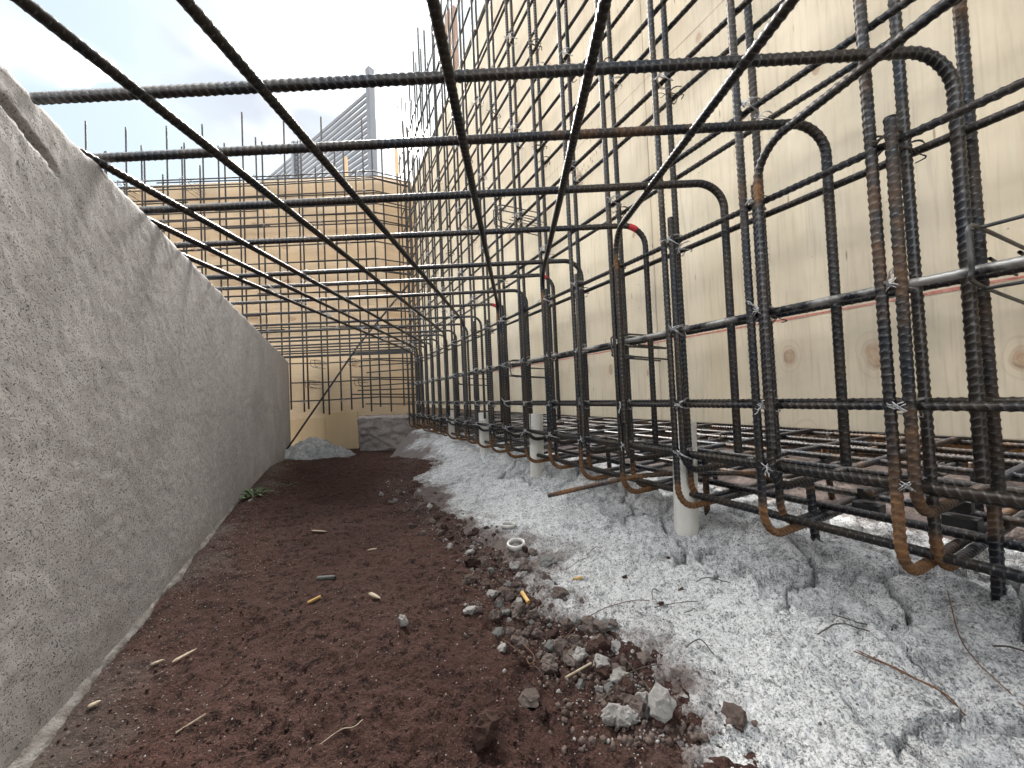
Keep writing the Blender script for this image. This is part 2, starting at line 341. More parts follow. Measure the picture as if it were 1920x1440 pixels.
def mat_slurry():
    m, t, b = new_mat('spilled cement slurry'); co = coords(t)
    big = noise(t, co, 3.2, 5, .6); mid = noise(t, co, 26, 5, .7); fine = noise(t, co, 120, 4, .78)
    v = vor(t, co, 110, 'F1')
    col = mixc(t, ramp(t, big, [(.33, 0), (.66, 1)]), (.54, .546, .555), (.73, .737, .745))
    dark = geo_attr(t, 'dark_mask')
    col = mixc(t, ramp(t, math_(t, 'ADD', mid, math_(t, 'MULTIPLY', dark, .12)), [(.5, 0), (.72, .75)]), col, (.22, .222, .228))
    col = mixc(t, ramp(t, fine, [(.36, .9), (.48, 0)]), col, (.13, .132, .135))
    col = mixc(t, ramp(t, fine, [(.55, 0), (.70, .75)]), col, (.76, .76, .755))
    col = mixc(t, math_(t, 'MULTIPLY', ramp(t, v, [(.10, 1), (.2, 0)]), ramp(t, mid, [(.42, 0), (.6, .8)])), col, (.11, .108, .105))
    f2 = noise(t, co, 330, 3, .7)
    col = mixc(t, math_(t, 'MULTIPLY', ramp(t, f2, [(.40, 1), (.48, 0)]), ramp(t, mid, [(.35, .3), (.6, .95)])), col, (.085, .085, .088))
    col = mixc(t, ramp(t, f2, [(.56, 0), (.66, .6)]), col, (.74, .74, .735))
    dirt = geo_attr(t, 'dirt')
    dd = ramp(t, math_(t, 'ADD', dirt, math_(t, 'MULTIPLY', math_(t, 'SUBTRACT', mid, .5), .9)), [(.25, 0), (.8, 1)])
    col = mixc(t, math_(t, 'MULTIPLY', dd, .88), col, (.085, .055, .046))
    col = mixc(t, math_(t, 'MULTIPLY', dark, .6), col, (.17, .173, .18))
    t.links.new(col, b.inputs['Base Color']); b.inputs['Roughness'].default_value = .92; b.inputs['Specular IOR Level'].default_value = .2
    bump(t, b, math_(t, 'ADD', math_(t, 'ADD', math_(t, 'MULTIPLY', fine, .8), math_(t, 'MULTIPLY', mid, .8)), math_(t, 'MULTIPLY', f2, .35)), 1., .010); return m
MAT['slurry'] = mat_slurry()
def mat_soil(name='red brown soil', a=(.038, .0185, .0152), c=(.070, .037, .030), spk=True):
    m, t, b = new_mat(name); co = coords(t)
    big = noise(t, co, 3.2, 5, .65, .7); mid = noise(t, co, 52, 4, .72); fine = noise(t, co, 260, 3, .75)
    col = mixc(t, ramp(t, big, [(.32, 0), (.68, 1)]), a, c)
    col = mixc(t, ramp(t, mid, [(.40, .9), (.50, 0)]), col, tuple(.32*x for x in a))  # hollows painted darker and crumbs lighter, relief shading put into the colour
    col = mixc(t, ramp(t, fine, [(.53, 0), (.66, .7)]), col, tuple(1.9*x for x in c))
    if spk:
        grit = geo_attr(t, 'grit')
        v = N(t, 'ShaderNodeTexVoronoi', inp={'Scale': 260}); t.links.new(co, v.inputs['Vector']); q = N(t, 'ShaderNodeSeparateColor'); t.links.new(v.outputs['Color'], q.inputs[0])
        g = math_(t, 'MULTIPLY', ramp(t, v.outputs['Distance'], [(.2, 1), (.34, 0)]), math_(t, 'GREATER_THAN', math_(t, 'ADD', q.outputs[0], math_(t, 'MULTIPLY', grit, .24)), .982))
        col = mixc(t, g, col, (.30, .28, .26))
        col = mixc(t, math_(t, 'MULTIPLY', ramp(t, math_(t, 'ADD', grit, math_(t, 'SUBTRACT', mid, .5)), [(.4, 0), (1.1, 1)]), .6), col, (.11, .094, .086))
    t.links.new(col, b.inputs['Base Color']); b.inputs['Roughness'].default_value = .95; b.inputs['Specular IOR Level'].default_value = .15
    bump(t, b, math_(t, 'ADD', math_(t, 'MULTIPLY', fine, .7), mid), 1., .009); return m
MAT['soil'] = mat_soil()
MAT['bank'] = mat_soil('ochre cut soil', (.11, .058, .028), (.19, .112, .06), False)
MAT['earth'] = mat_soil('dry earth', (.13, .09, .065), (.2, .15, .11), False)
def mat_stone(name, a, c, d):
    m, t, b = new_mat(name); co = coords(t); oi = N(t, 'ShaderNodeObjectInfo')
    n1 = noise(t, co, 60, 4, .65); n2 = noise(t, co, 380, 3, .7)
    col = mixc(t, oi.outputs['Random'], a, c); col = mixc(t, ramp(t, n1, [(.42, 0), (.64, .85)]), col, d)
    col = mixc(t, ramp(t, n2, [(.36, .5), (.52, 0)]), col, (.07, .06, .055))
    t.links.new(col, b.inputs['Base Color']); b.inputs['Roughness'].default_value = .92; b.inputs['Specular IOR Level'].default_value = .2
    bump(t, b, math_(t, 'ADD', n1, n2), .6, .002); return m
MAT['stone_pale'] = mat_stone('pale stone', (.34, .33, .315), (.44, .43, .415), (.18, .155, .14))
MAT['stone_brown'] = mat_stone('dusty stone', (.115, .083, .072), (.185, .152, .137), (.06, .037, .03))
MAT['stone_dark'] = mat_stone('dark clod', (.040, .0190, .0152), (.070, .036, .028), (.028, .0135, .0105))
MAT['stone_grey'] = mat_stone('grey mortar lump', (.18, .18, .172), (.22, .22, .21), (.10, .10, .10))
MAT['block'] = mat_stone('pinkish broken concrete', (.33, .29, .272), (.35, .31, .29), (.22, .19, .178))

# ------------------------------------------------------------------ the ground
PWALL = -.337
BY = np.array([-1., .413, .465, .533, .588, .657, .708, .83, .969, 1.127, 1.258, 1.581, 1.898, 2.335, 2.805, 3.4, 6])
BX = np.array([.13, .147, .152, .131, .103, .060, .015, -.018, -.045, -.142, -.244, -.434, -.57, -.601, -.797, -.95, -1.2])
def border(y): return np.interp(y, BY, BX)
def soil_base(x, y):
    q = x*D2[0] + y*D2[1]; p = x*NN[0] + y*NN[1]
    h = -.412 - .095*sstep(2.3, 3.6, y) + .03*fbm(x, y, 1.6, 3, .5, 3)*sstep(-.337, -.2, p)
    h = h + .028*np.exp(-((x+.28)**2+(y-.62)**2)/.05) + .03*np.exp(-((x+.72)**2/.12+(y-2.3)**2/.10))
    h = h + .022*np.exp(-((p+.30)/.06)**2)*sstep(1.0, 1.8, q)
    return h
def soil_h(x, y):
    h = soil_base(x, y) + .014*fbm(x, y, 9, 4, .55, 11)
    f1, f2 = worley(x, y, 42, 5); f3, _ = worley(x, y, 95, 9)
    cl_ = vnoise(x*6, y*6, 31)+.5
    h = h + .008*np.clip(.55-f1, 0, 1)*cl_*cl_*1.6 + .005*np.clip(.5-f3, 0, 1)*(.4+cl_) + .006*fbm(x, y, 45, 3, .6, 13) + .012*fbm(x, y, 4.5, 2, .5, 14)
    q_ = soil_base(x, y); wf = sstep(PWALL+.01, PWALL+.09, x*NN[0]+y*NN[1]); h = q_ + (h-q_)*(.2+.8*wf)
    return h - .05*sstep(.10, .40, x-border(y))
def slur_h(x, y):
    p = x*NN[0]+y*NN[1]; q = x*D2[0]+y*D2[1]
    e = x-border(y) + .11*fbm(x, y, 5, 4, .55, 21)
    h = -.438 + .034*sstep(-.05, .10, e) + .018*sstep(.1, .5, e) + .022*sstep(.45, .80, p)
    h = h - .07*sstep(2.4, 3.6, y)*(1-sstep(.45, .7, p))
    h = h + .014*fbm(x, y, 3.4, 4, .5, 23) - .05*sstep(0, -.12, e)
    # heaps that ran out from under the cage
    for (cx, cy, s, a) in ((-.42, 2.75, .26, .10), (-.10, 2.15, .22, .05), (.28, 1.40, .15, .05), (-.85, 3.3, .25, .12), (.62, .95, .14, .03)):
        h = h + a*np.exp(-((x-cx)**2+(y-cy)**2)/s**2)
    # broken crust: the slab lip under the front bars, split into plates
    lip = p + .05*fbm(x, y, 6, 3, .5, 51) + .04*vnoise(x*13, y*13, 52)
    h = h + .026*sstep(.80, .83, lip)*(1-sstep(1.6, 2.1, q))
    wx = x+.03*fbm(x, y, 9, 3, .5, 61); wy = y+.03*fbm(x, y, 9, 3, .5, 62)
    f1, f2 = worley(wx, wy, 7.0, 41); crack = 1-sstep(.0, .065, f2-f1)
    zone = sstep(.66, .74, p+.10*fbm(x, y, 4, 2, .5, 71))*(1-sstep(1.5, 2.2, q))*(1-sstep(1.1, 1.2, p))
    zone2 = .8*sstep(.50, .58, p+.1*fbm(x, y, 4, 2, .5, 71))*(1-sstep(.15, .35, q))
    zn = np.maximum(zone, zone2)
    h = h - .075*crack*zn*(.65+vnoise(x*17, y*17, 66)) + zn*.028*(hsh(np.floor(wx*7), np.floor(wy*7), 5)-.5)
    lump = fbm(x, y, 24, 4, .6, 81); g1, g2 = worley(x, y, 58, 83); g3, _ = worley(x, y, 130, 85)
    h = h + .010*lump*(.7+1.4*zn) + .010*np.clip(.62-g1, 0, 1)*np.clip(.35+1.3*(vnoise(x*9, y*9, 87)+.3), 0, 1.3) + .008*np.clip(.55-g3, 0, 1) - .009*np.abs(fbm(x, y, 34, 3, .6, 88))
    h = h + .006*zn*fbm(x, y, 60, 3, .7, 89)
    return h, e, zn, crack
def ground_z(x, y):
    a = np.array([float(x)]); b = np.array([float(y)])
    return float(max(soil_h(a, b)[0], slur_h(a, b)[0][0]))
def fan(a0, a1, na, r0, r1, nr):
    A = np.radians(np.linspace(a0, a1, na)); Rr = r0*(r1/r0)**np.linspace(0, 1, nr)
    return (np.sin(A)[None, :]*Rr[:, None]).ravel(), (np.cos(A)[None, :]*Rr[:, None]).ravel(), grid_faces(nr, na)[:, ::-1]
# soil
X, Y, Fq = fan(-88, 42, 470, .22, 5.2, 520)
Z = soil_h(X, Y)
p_ = X*NN[0]+Y*NN[1]
me = np_mesh('soil_ground', np.stack([X, Y, Z], 1), Fq)
attr(me, 'grit', np.clip(.9*np.exp(-((p_+.337)/.16)**2)*(.6+1.2*fbm(X, Y, 5, 3, .5, 91)) + .5*np.exp(-((X-border(Y))/.12)**2) + .35*np.clip(fbm(X, Y, 3, 3, .5, 92), 0, 1), 0, 1.2))
tag(link('soil_ground', me, MAT['soil']), 'dark reddish brown soil floor along the concrete wall', kind='structure')
# slurry
X, Y, Fq = fan(-28, 92, 520, .24, 5.6, 520)
Z, E_, ZN, CR = slur_h(X, Y); p_ = X*NN[0]+Y*NN[1]
keep = (E_ > -.2)
fk = keep[Fq].any(1); Fq = Fq[fk]; used = np.unique(Fq); mp_ = -np.ones(len(X), int); mp_[used] = np.arange(len(used))
me = np_mesh('slurry_bed', np.stack([X, Y, Z], 1)[used], mp_[Fq])
attr(me, 'dirt', (1.1*np.clip(1-(E_+.10*fbm(X, Y, 14, 3, .6, 97))/.22, 0, 1)**1.2 + .9*np.exp(-((X+.42)**2/.02+(Y-1.62)**2/.03)) + .35*np.clip(fbm(X, Y, 4, 3, .5, 95), 0, 1) + 1.3*sstep(1.05, 1.3, p_))[used])
attr(me, 'dark_mask', np.clip(.45*ZN*(.6+fbm(X, Y, 5, 3, .5, 96)) + .6*CR*ZN + .45*sstep(2.0, 3.0, Y), 0, 1)[used])  # cracks darkened, shade put into the colour; crust and far slurry greyer too
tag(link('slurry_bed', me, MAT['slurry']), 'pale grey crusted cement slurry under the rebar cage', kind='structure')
# land around and below, out to the horizon
bm = bmesh.new(); bmesh.ops.create_grid(bm, x_segments=8, y_segments=8, size=400, matrix=Matrix.Translation((0, 0, -.9)))
tag(bm_obj('ground', bm, MAT['earth']), 'bare earth of the building site around the excavation', kind='structure')
# cut soil face at the far side of the footing, seen below the formwork
tt = np.linspace(-1.6, 4.4, 240); zz = np.linspace(-.6, .55, 48); TT, ZZ = np.meshgrid(tt, zz)
pp = 2.08 + .05*fbm(TT, ZZ, 6, 4, .55, 101) + .10*(ZZ+.3)
V = TT.ravel()[:, None]*D2 + pp.ravel()[:, None]*NN + np.stack([0*TT.ravel(), 0*TT.ravel(), ZZ.ravel()], 1)
Fq = grid_faces(48, 240)
top = np.arange(240)+47*240; Vb = V[top] + 3.5*NN; V = np.concatenate([V, Vb])
Ft = np.stack([top[:-1], top[1:], np.arange(239)+len(TT.ravel())+1, np.arange(239)+len(TT.ravel())], 1)
tag(link('soil_bank', np_mesh('soil_bank', V, np.concatenate([Fq, Ft])), MAT['bank']), 'ochre cut soil face behind the footing bars', kind='structure')
# retained terrace above the back formwork, carrying the fence
bm = bmesh.new()
vv = [bm.verts.new(c) for c in ((-14, 6.3, -.9), (10, 6.3, -.9), (10, 6.75, 3.75), (-14, 6.75, 3.75), (-14, 30, 4.0), (10, 30, 4.0))]
bm.faces.new((vv[0], vv[1], vv[2], vv[3])); bm.faces.new((vv[3], vv[2], vv[5], vv[4]))
tag(bm_obj('terrace', bm, MAT['earth']), 'raised earth terrace behind the back formwork', kind='structure')

# ------------------------------------------------------------------ old concrete wall on the left
PW = -.337
lw = thing('concrete_wall', 'old pitted grey concrete wall running along the left side', 'wall')
s = np.concatenate([np.linspace(-1.2, .45, 40)[:-1], np.linspace(.45, 2.0, 330)[:-1], np.linspace(2.0, 4.45, 220)]); z = np.linspace(-.62, .416, 190)
TT, ZZ = np.meshgrid(s, z)
edge = np.exp(-((ZZ-.416)/.006)**2)
dp = -.0016*fbm(TT, ZZ, 2, 2, .5, 111) - .0012*fbm(TT, ZZ, 70, 3, .6, 112)
dp = dp + edge*(-.002+.004*fbm(TT, ZZ, 50, 3, .6, 113))
g_c = np.interp(TT, [.50, .62, .70, .80], [.415, .383, .360, .330]) + .008*fbm(TT, ZZ, 30, 3, .5, 115)
gr_ = np.exp(-((ZZ-g_c)/.0042)**2)*sstep(.50, .56, TT)*(1-sstep(.735, .775, TT))
dp = dp - .010*gr_
dz = edge*(.004*fbm(TT, 0*TT, 22, 4, .6, 114) - .010*np.clip(fbm(TT, 0*TT, 7, 3, .6, 116)-.15, 0, 1))
V = TT.ravel()[:, None]*D2 + (PW+dp).ravel()[:, None]*NN; V[:, 2] = (ZZ+dz).ravel()
nc = len(s); nr = len(z); Fq = [grid_faces(nr, nc)]
n0 = len(V); topi = np.arange(nc)+(nr-1)*nc
Vt = V[topi].copy(); Vt -= .10*NN; Vt[:, 2] = V[topi][:, 2]+.004
Vu = V[topi].copy() - .32*NN; Vu[:, 2] = .41; Vd = Vu.copy(); Vd[:, 2] = -.62
V = np.concatenate([V, Vt, Vu, Vd]); a = np.arange(nc-1)
for lo_, hi_ in ((topi, n0+np.arange(nc)), (n0+np.arange(nc), n0+nc+np.arange(nc)), (n0+nc+np.arange(nc), n0+2*nc+np.arange(nc))):
    Fq.append(np.stack([lo_[:-1], lo_[1:], hi_[1:], hi_[:-1]], 1))
# far end of the wall
ei = np.arange(nr)*nc + nc-1; n1 = len(V); Ve = V[ei] - .32*NN; V = np.concatenate([V, Ve])
Fq.append(np.stack([ei[:-1], n1+np.arange(nr-1), n1+1+np.arange(nr-1), ei[1:]], 1))
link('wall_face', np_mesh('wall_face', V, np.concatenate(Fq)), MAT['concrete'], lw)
# thin ledge of squeezed-out concrete along its foot
s = np.linspace(-.9, 2.1, 420); w = .008 + .014*fbm(s, 0*s, 9, 4, .6, 121); w = np.clip(w, .001, .03)*(1-.6*sstep(1.2, 2.1, s))
rows = []
for k, (f, hz) in enumerate(((-.02, .011), (.2, .009), (.75, .006), (1.0, -.001), (1.15, -.03))):
    q = (PW + f*w)[:, None]*NN + s[:, None]*D2
    zz_ = soil_base(q[:, 0], q[:, 1]) + hz + .006*fbm(s, s*0+k, 40, 3, .6, 125+k); q[:, 2] = zz_; rows.append(q)
link('footing_ledge', np_mesh('footing_ledge', np.concatenate(rows), grid_faces(5, 420)), MAT['ledge'], lw)

# ------------------------------------------------------------------ plywood formwork, right
def frame_rot(ax, nrm):
    a = Vector(ax).normalized(); zv = Vector((0, 0, 1)); nv = zv.cross(a)
    return Matrix((a, nv, zv)).transposed()
def sheet(name, parent, t0, t1, z0, z1, org, ax, mat, thick=.018, edge=True):
    """plywood sheet standing on edge; org/ax describe the front face line, thickness goes away from the viewer"""
    ax = np.asarray(ax, float); a = Vector(ax); nv = Vector((-ax[1], ax[0], 0))
    back = -nv if nv.dot(Vector((org[0], org[1], 0)))< 0 else nv
    bm = bmesh.new(); c = Vector(org) + a*((t0+t1)/2) + back*thick/2; c.z = (z0+z1)/2
    w, h = t1-t0-.0022, z1-z0-.002
    bmesh.ops.create_cube(bm, size=1, matrix=Matrix.Diagonal((w, thick, h, 1)))
    bmesh.ops.bevel(bm, geom=list(bm.edges), offset=.0012, segments=1, affect='EDGES')
    me = bpy.data.meshes.new(name); bm.to_mesh(me); bm.free()
    o = link(name, me, mat, parent); o.matrix_local = Matrix.Translation(c) @ Matrix.Rotation(math.atan2(ax[1], ax[0]), 4, 'Z')
    return o
PP = .95; TC = 4.31
fr = thing('formwork_wall', 'tall pale plywood formwork wall behind the rebar on the right', 'formwork')
for (a, b_) in ((-1.55, -.33), (-.33, .89), (.89, 2.11), (2.11, 3.33), (3.33, TC)):
    sheet('plywood_sheet', fr, a, b_, -.105, 2.45, W(0, PP, 0), D2, MAT['ply'])
R3 = Matrix.Rotation(math.atan2(D2[1], D2[0]), 3, 'Z')
for k in range(14):
    t_ = -1.4+.42*k; bm = bmesh.new(); box_bm(bm, Vector(W(t_, PP+.019+.045, 1.17)), .038, .089, 2.5, R3); bm_obj('stud', bm, MAT['timber'], fr)
def strip(name, parent, t0, t1, zc, hw, p, mat, seed):
    n = 160; s = np.linspace(t0, t1, n); w = hw*(.75+.9*np.abs(fbm(s, 0*s, 18, 3, .6, seed))); zc_ = zc+.0012*fbm(s, 0*s, 4, 2, .5, seed+3)
    A = s[:, None]*D2 + p*NN; B = A.copy(); A[:, 2] = zc_-w; B[:, 2] = zc_+w
    link(name, np_mesh(name, np.concatenate([A, B]), grid_faces(2, n)), mat, parent)
strip('chalk_line', fr, .0, 2.6, .143, .0024, PP-.0012, MAT['chalk'], 7)
strip('chalk_line', fr, .3, 2.4, .99, .0009, PP-.0012, MAT['chalk_faint'], 9)
# pencilled jottings half way up the sheet, too faint to read: a few short strokes
bm = bmesh.new()
for k in range(16):
    t_, z_ = 1.27-.013*k+random.uniform(-.003, .003), .86+.0085*k*.6+random.uniform(-.02, .02)
    box_bm(bm, Vector(W(t_, PP-.0011, z_)), .0012, .0008, random.uniform(.008, .018), R3 @ Matrix.Rotation(random.uniform(-.6, .6), 3, 'Y'))
bm_obj('pencil_mark', bm, MAT['spacer'], fr)

# back formwork, square to the view, with a splayed panel into the corner
YB = 4.15; XA = -1.33; CO = W(TC, PP, 0)
fb = thing('formwork_wall', 'tan plywood formwork wall closing the far end behind the bar grid', 'formwork')
zr = (-.19, 1.03, 2.25, 2.45)
for a, b_ in ((XA-1.22*3-.2, XA-2.44), (XA-2.44, XA-1.22), (XA-1.22, XA)):
    for k in range(3): sheet('plywood_sheet', fb, a, b_, zr[k], zr[k+1], (0, YB, 0), (1, 0, 0), MAT['ply_back'])
cd = np.array([CO[0]-XA, CO[1]-YB, 0]); cl_ = np.linalg.norm(cd); cd /= cl_
for k in range(3): sheet('plywood_sheet', fb, 0, cl_-.01, zr[k], zr[k+1], (XA, YB, 0), cd, MAT['ply_back'])
sheet('plywood_sheet', fb, -2.75, -2.03, -.62, -.19, (0, YB, 0), (1, 0, 0), MAT['ply_plain'])
sheet('plywood_offcut', fb, -2.02, -1.675, -.515, -.12, (0, YB-.024, 0), (1, 0, 0), MAT['ply_plain'])
sheet('plywood_offcut', fb, -2.34, -2.021, -.56, -.17, (0, YB-.022, 0), (1, 0, 0), MAT['ply_plain'])
for k in range(8):
    bm = bmesh.new(); box_bm(bm, Vector((-4.9+.5*k, YB+.018+.045, 1.15)), .038, .089, 2.4); bm_obj('stud', bm, MAT['timber'], fb)

# ------------------------------------------------------------------ ribbed bars
NEAR = 1.75
def bar(name, parent, pts, r, bend=.05, rusty=0., rust=None, ribh=.0013, jit=True):
    P = [np.asarray(q, float) for q in pts]
    path = [P[0]]; nrm = None
    for i in range(1, len(P)-1):
        a = P[i-1]-P[i]; b_ = P[i+1]-P[i]; la, lb = np.linalg.norm(a), np.linalg.norm(b_); a /= la; b_ /= lb
        ang = math.acos(max(-1, min(1, float(a@b_)))); half = ang/2
        if abs(ang-math.pi) < .03: path.append(P[i]); continue
        nrm = np.cross(a, b_); nrm /= np.linalg.norm(nrm)
        d_ = min(bend/math.tan(half), .45*la, .45*lb); rr = d_*math.tan(half)
        bis = a+b_; bis /= np.linalg.norm(bis); c = P[i]+bis*rr/math.sin(half)
        s0 = P[i]+a*d_-c; s1 = P[i]+b_*d_-c; om = math.acos(max(-1, min(1, float(s0@s1)/(rr*rr))))
        for k in range(13):
            u = k/12; path.append(c+(math.sin((1-u)*om)*s0+math.sin(u*om)*s1)/math.sin(om))
    path.append(P[-1]); path = np.array(path)
    sl = np.concatenate([[0], np.cumsum(np.linalg.norm(np.diff(path, axis=0), axis=1))]); Lt = sl[-1]
    # sample: dense where the ribs can be seen, sparse elsewhere
    sam = np.unique(np.concatenate([sl, np.arange(0, Lt, .05)])); pos = np.stack([np.interp(sam, sl, path[:, k]) for k in range(3)], 1)
    dist = np.linalg.norm(pos, axis=1); pieces = []
    for i in range(len(sam)-1):
        dd = (dist[i]+dist[i+1])/2; st = .003 if dd < 1.1 else (.0042 if dd < NEAR else .2)
        n = max(1, int(math.ceil((sam[i+1]-sam[i])/st))); pieces.append(np.linspace(sam[i], sam[i+1], n, endpoint=False))
    sv = np.concatenate(pieces+[[Lt]])
    C = np.stack([np.interp(sv, sl, path[:, k]) for k in range(3)], 1)
    T = np.gradient(C, sv, axis=0); T /= np.linalg.norm(T, axis=1)[:, None]
    if nrm is None:
        t0 = T[0]; ref = np.array([0, 0, 1.]) if abs(t0[2]) < .8 else np.array([1., 0, 0]); nrm = np.cross(t0, ref); nrm /= np.linalg.norm(nrm)
    A = np.broadcast_to(nrm, C.shape); A = A - (A*T).sum(1)[:, None]*T; A = A/np.linalg.norm(A, axis=1)[:, None]; B = np.cross(T, A)
    md = float(np.linalg.norm(C, axis=1).min()); ns = 12 if md < 1.1 else (9 if md < NEAR else 7)
    ph = np.linspace(0, 2*np.pi, ns, endpoint=False)
    dense = (np.linalg.norm(C, axis=1) < NEAR+.1).astype(float)
    rot = random.uniform(0, 2*math.pi); ph2 = (ph+rot) % (2*np.pi); tri = np.abs(ph2/np.pi-1)
    pitch = .0112; arg = 2*np.pi*(sv[:, None]/pitch + .85*tri[None, :])
    rib = np.clip(np.cos(arg), 0, 1)**1.5
    lon = np.exp(-((np.minimum(tri, 1-tri))/.07)**2)[None, :]
    rr = r*.965 + dense[:, None]*ribh*np.maximum(rib, .75*lon)
    V = C[:, None, :] + rr[:, :, None]*(np.cos(ph)[None, :, None]*A[:, None, :] + np.sin(ph)[None, :, None]*B[:, None, :])
    n = len(sv); i_ = np.arange(n-1)[:, None]*ns + np.arange(ns)[None, :]; j_ = np.arange(n-1)[:, None]*ns + (np.arange(ns)[None, :]+1) % ns
    Fq = np.stack([i_, j_, j_+ns, i_+ns], -1).reshape(-1, 4)
    VV = np.concatenate([V.reshape(-1, 3), C[:1], C[-1:]]); k0, k1 = n*ns, n*ns+1
    ring = np.arange(ns); tr = np.concatenate([np.stack([np.full(ns, k0), (ring+1) % ns, ring], 1), np.stack([np.full(ns, k1), (n-1)*ns+ring, (n-1)*ns+(ring+1) % ns], 1)])
    me = np_mesh(name, VV, Fq, True, tr)
    attr(me, 'ridge', np.concatenate([(np.maximum(rib, .8*lon)*dense[:, None]).ravel(), [0, 0]])); attr(me, 's', np.concatenate([np.repeat(sv, ns), [0, Lt]])); attr(me, 'plain', np.concatenate([np.repeat(1-dense, ns), [0, 0]]))
    rv = np.zeros(n) if rust is None else rust(C); attr(me, 'rust', np.concatenate([np.repeat(rv, ns), [rv[0], rv[-1]]]))
    o = link(name, me, MAT['rebar'], parent); o['rustiness'] = float(rusty); return o
def low_rust(C):   # orange corrosion on the hooks that lay near the wet ground
    return 1.25*np.exp(-((C[:, 2]+.275)/.06)**2)*np.exp(-(np.clip((C@NN)-.80, 0, 9)/.05)**2)
def jr(a): return random.uniform(-a, a)

TF = [.252+.1875*k for k in range(-3, 20)]
LEV = [-.153, -.042, .13, .336, .52, .722, .904, 1.09, 1.28, 1.47, 1.66, 1.85, 2.04, 2.23, 2.42]
def tv(z): return z*.006      # bars lean a touch

cf = thing('rebar_curtain', 'front layer of hooked vertical bars and level bars tied in a grid beside the ground', 'rebar')
tops = {}
for k, t in enumerate(TF):
    t = t+jr(.006); zt = 2.62 + .35*hsh(np.array([k]), np.array([3]), 4)[0]
    bar('vertical_bar', cf, [W(t+.011+tv(zt), .72+jr(.004), zt), W(t+.011, .72, -.283+jr(.006)), W(t+.011+jr(.02), 1.55+jr(.1), -.268)], .0068, .052, (.3 if k in (3, 4) else .06)+jr(.14), low_rust)
    hz = .37+jr(.03)
    if k > 2: bar('dowel_bar', cf, [W(t-.0075, .722, hz), W(t-.0075, .722, -.192+jr(.006)), W(t-.01+jr(.02), 1.93, -.178+jr(.01)), W(t-.01, 1.94, -.05)], .0068, .045, (.42 if k == 3 else .36 if k == 4 else .1+jr(.2)), None)
for k, z in enumerate(LEV):
    o = bar('level_bar', cf, [W(-.7, .7355, z+jr(.004)), W(1.6, .7355, z+jr(.003)), W(3.98, .7355, z+jr(.004))], .0055 if k > 0 else .0070, .05, -.2+jr(.1)); o['cement'] = .56 if k == 2 else 0.
bar('level_bar', cf, [W(-.7, .752, -.160), W(2.2, .752, -.158), W(3.95, .75, -.156)], .0075, .05, -.15)

cb = thing('rebar_curtain', 'rear layer of vertical bars and level bars just in front of the pale plywood', 'rebar')
TL = [.245+.203*k for k in range(-3, 19)]
for k, t in enumerate(TL):
    t += jr(.007); zt = 2.58+.38*hsh(np.array([k]), np.array([9]), 4)[0]
    bar('vertical_bar', cb, [W(t+tv(zt), .785+jr(.004), zt), W(t, .785, -.281+jr(.006)), W(t+jr(.02), 1.5+jr(.1), -.266)], .0068, .05, jr(.14), low_rust)
bar('vertical_bar', cb, [W(.203, .832, 2.6), W(.192, .832, -.17)], .0068, .05, .2)
for k, z in enumerate(LEV[1:]):
    bar('level_bar', cb, [W(-.7, .803, z+.002+jr(.004)), W(1.7, .803, z+jr(.003)), W(4.02, .803, z+jr(.004))], .0055, .05, -.05+jr(.15))

# tie wire: a crossed double strand with a twisted tail; shared meshes
def tie_mesh(seed):
    rs = random.Random(seed); parts = []
    for sgn in (1, -1):
        for off in (0, .0022):
            q = [(-.013*sgn, .012, .010), (-.011*sgn, -.002, .0085), (-.006*sgn, -.0105, .005+off), (0, -.0125, off), (.006*sgn, -.0105, -.005+off), (.011*sgn, -.002, -.0085), (.013*sgn, .012, -.010), (.002, .018, -.010*sgn)]
            parts.append(tube(spline(np.array(q)+np.array([[rs.uniform(-.0012, .0012) for _ in range(3)] for _ in q]), 18), .00085, 4))
    b0 = np.array([rs.uniform(-.004, .004), -.013, rs.uniform(-.003, .003)]); d0 = np.array([rs.uniform(-.02, .02), -.008-rs.random()*.010, rs.uniform(-.014, .016)])
    for s_ in (0, 1.6):
        u = np.linspace(0, 1, 14); hx = np.stack([.0012*np.cos(9*u+s_*2), 0*u, .0012*np.sin(9*u+s_*2)], 1)
        parts.append(tube(b0+u[:, None]*d0*(1 if s_ == 0 else .8)+hx+np.outer(u**2, [rs.uniform(-.006, .006), 0, rs.uniform(-.008, .004)]), .0008, 4))
    V, F_ = join(parts); return np_mesh('tie_wire', V, F_)
TIES = [tie_mesh(k) for k in range(6)]
for m_ in TIES: m_.materials.append(MAT['wire'])
TIED = [tie_mesh(20+k) for k in range(3)]
for m_ in TIED: m_.materials.append(MAT['wire_dark'])
def tie(parent, pos, ang, sc=1, dark=False):
    o = link('tie_wire', random.choice(TIED if dark else TIES), None, parent); o.location = Vector(pos)
    o.rotation_euler = (jr(.2), jr(.25), ang+jr(.15)); o.scale = (sc*random.choice((1, -1)), sc, sc); return o
AD = math.atan2(D2[1], D2[0]) + math.pi      # local x along the wall, local -y towards the passage
AD = math.atan2(-D2[1], -D2[0])
for k, t in enumerate(TF):
    if k < 2: continue
    for j, z in enumerate(LEV):
        if t > 3.6 or (j > 3 and (k+j) % 2) or (j > 9): continue
        tie(cf, W(t-.004, .7285, z), AD, 1.15 if k < 8 else 1.3, dark=(j == 3 and k % 3 == 0) or (j > 4 and k % 2 == 0))
for k, t in enumerate(TL):
    for j, z in enumerate(LEV[2:9]):
        if k > 1 and t < 2.2 and (k+j) % 2 == 0: tie(cb, W(t, .793, z), AD, 1.1, dark=(k+j) % 4 == 0)

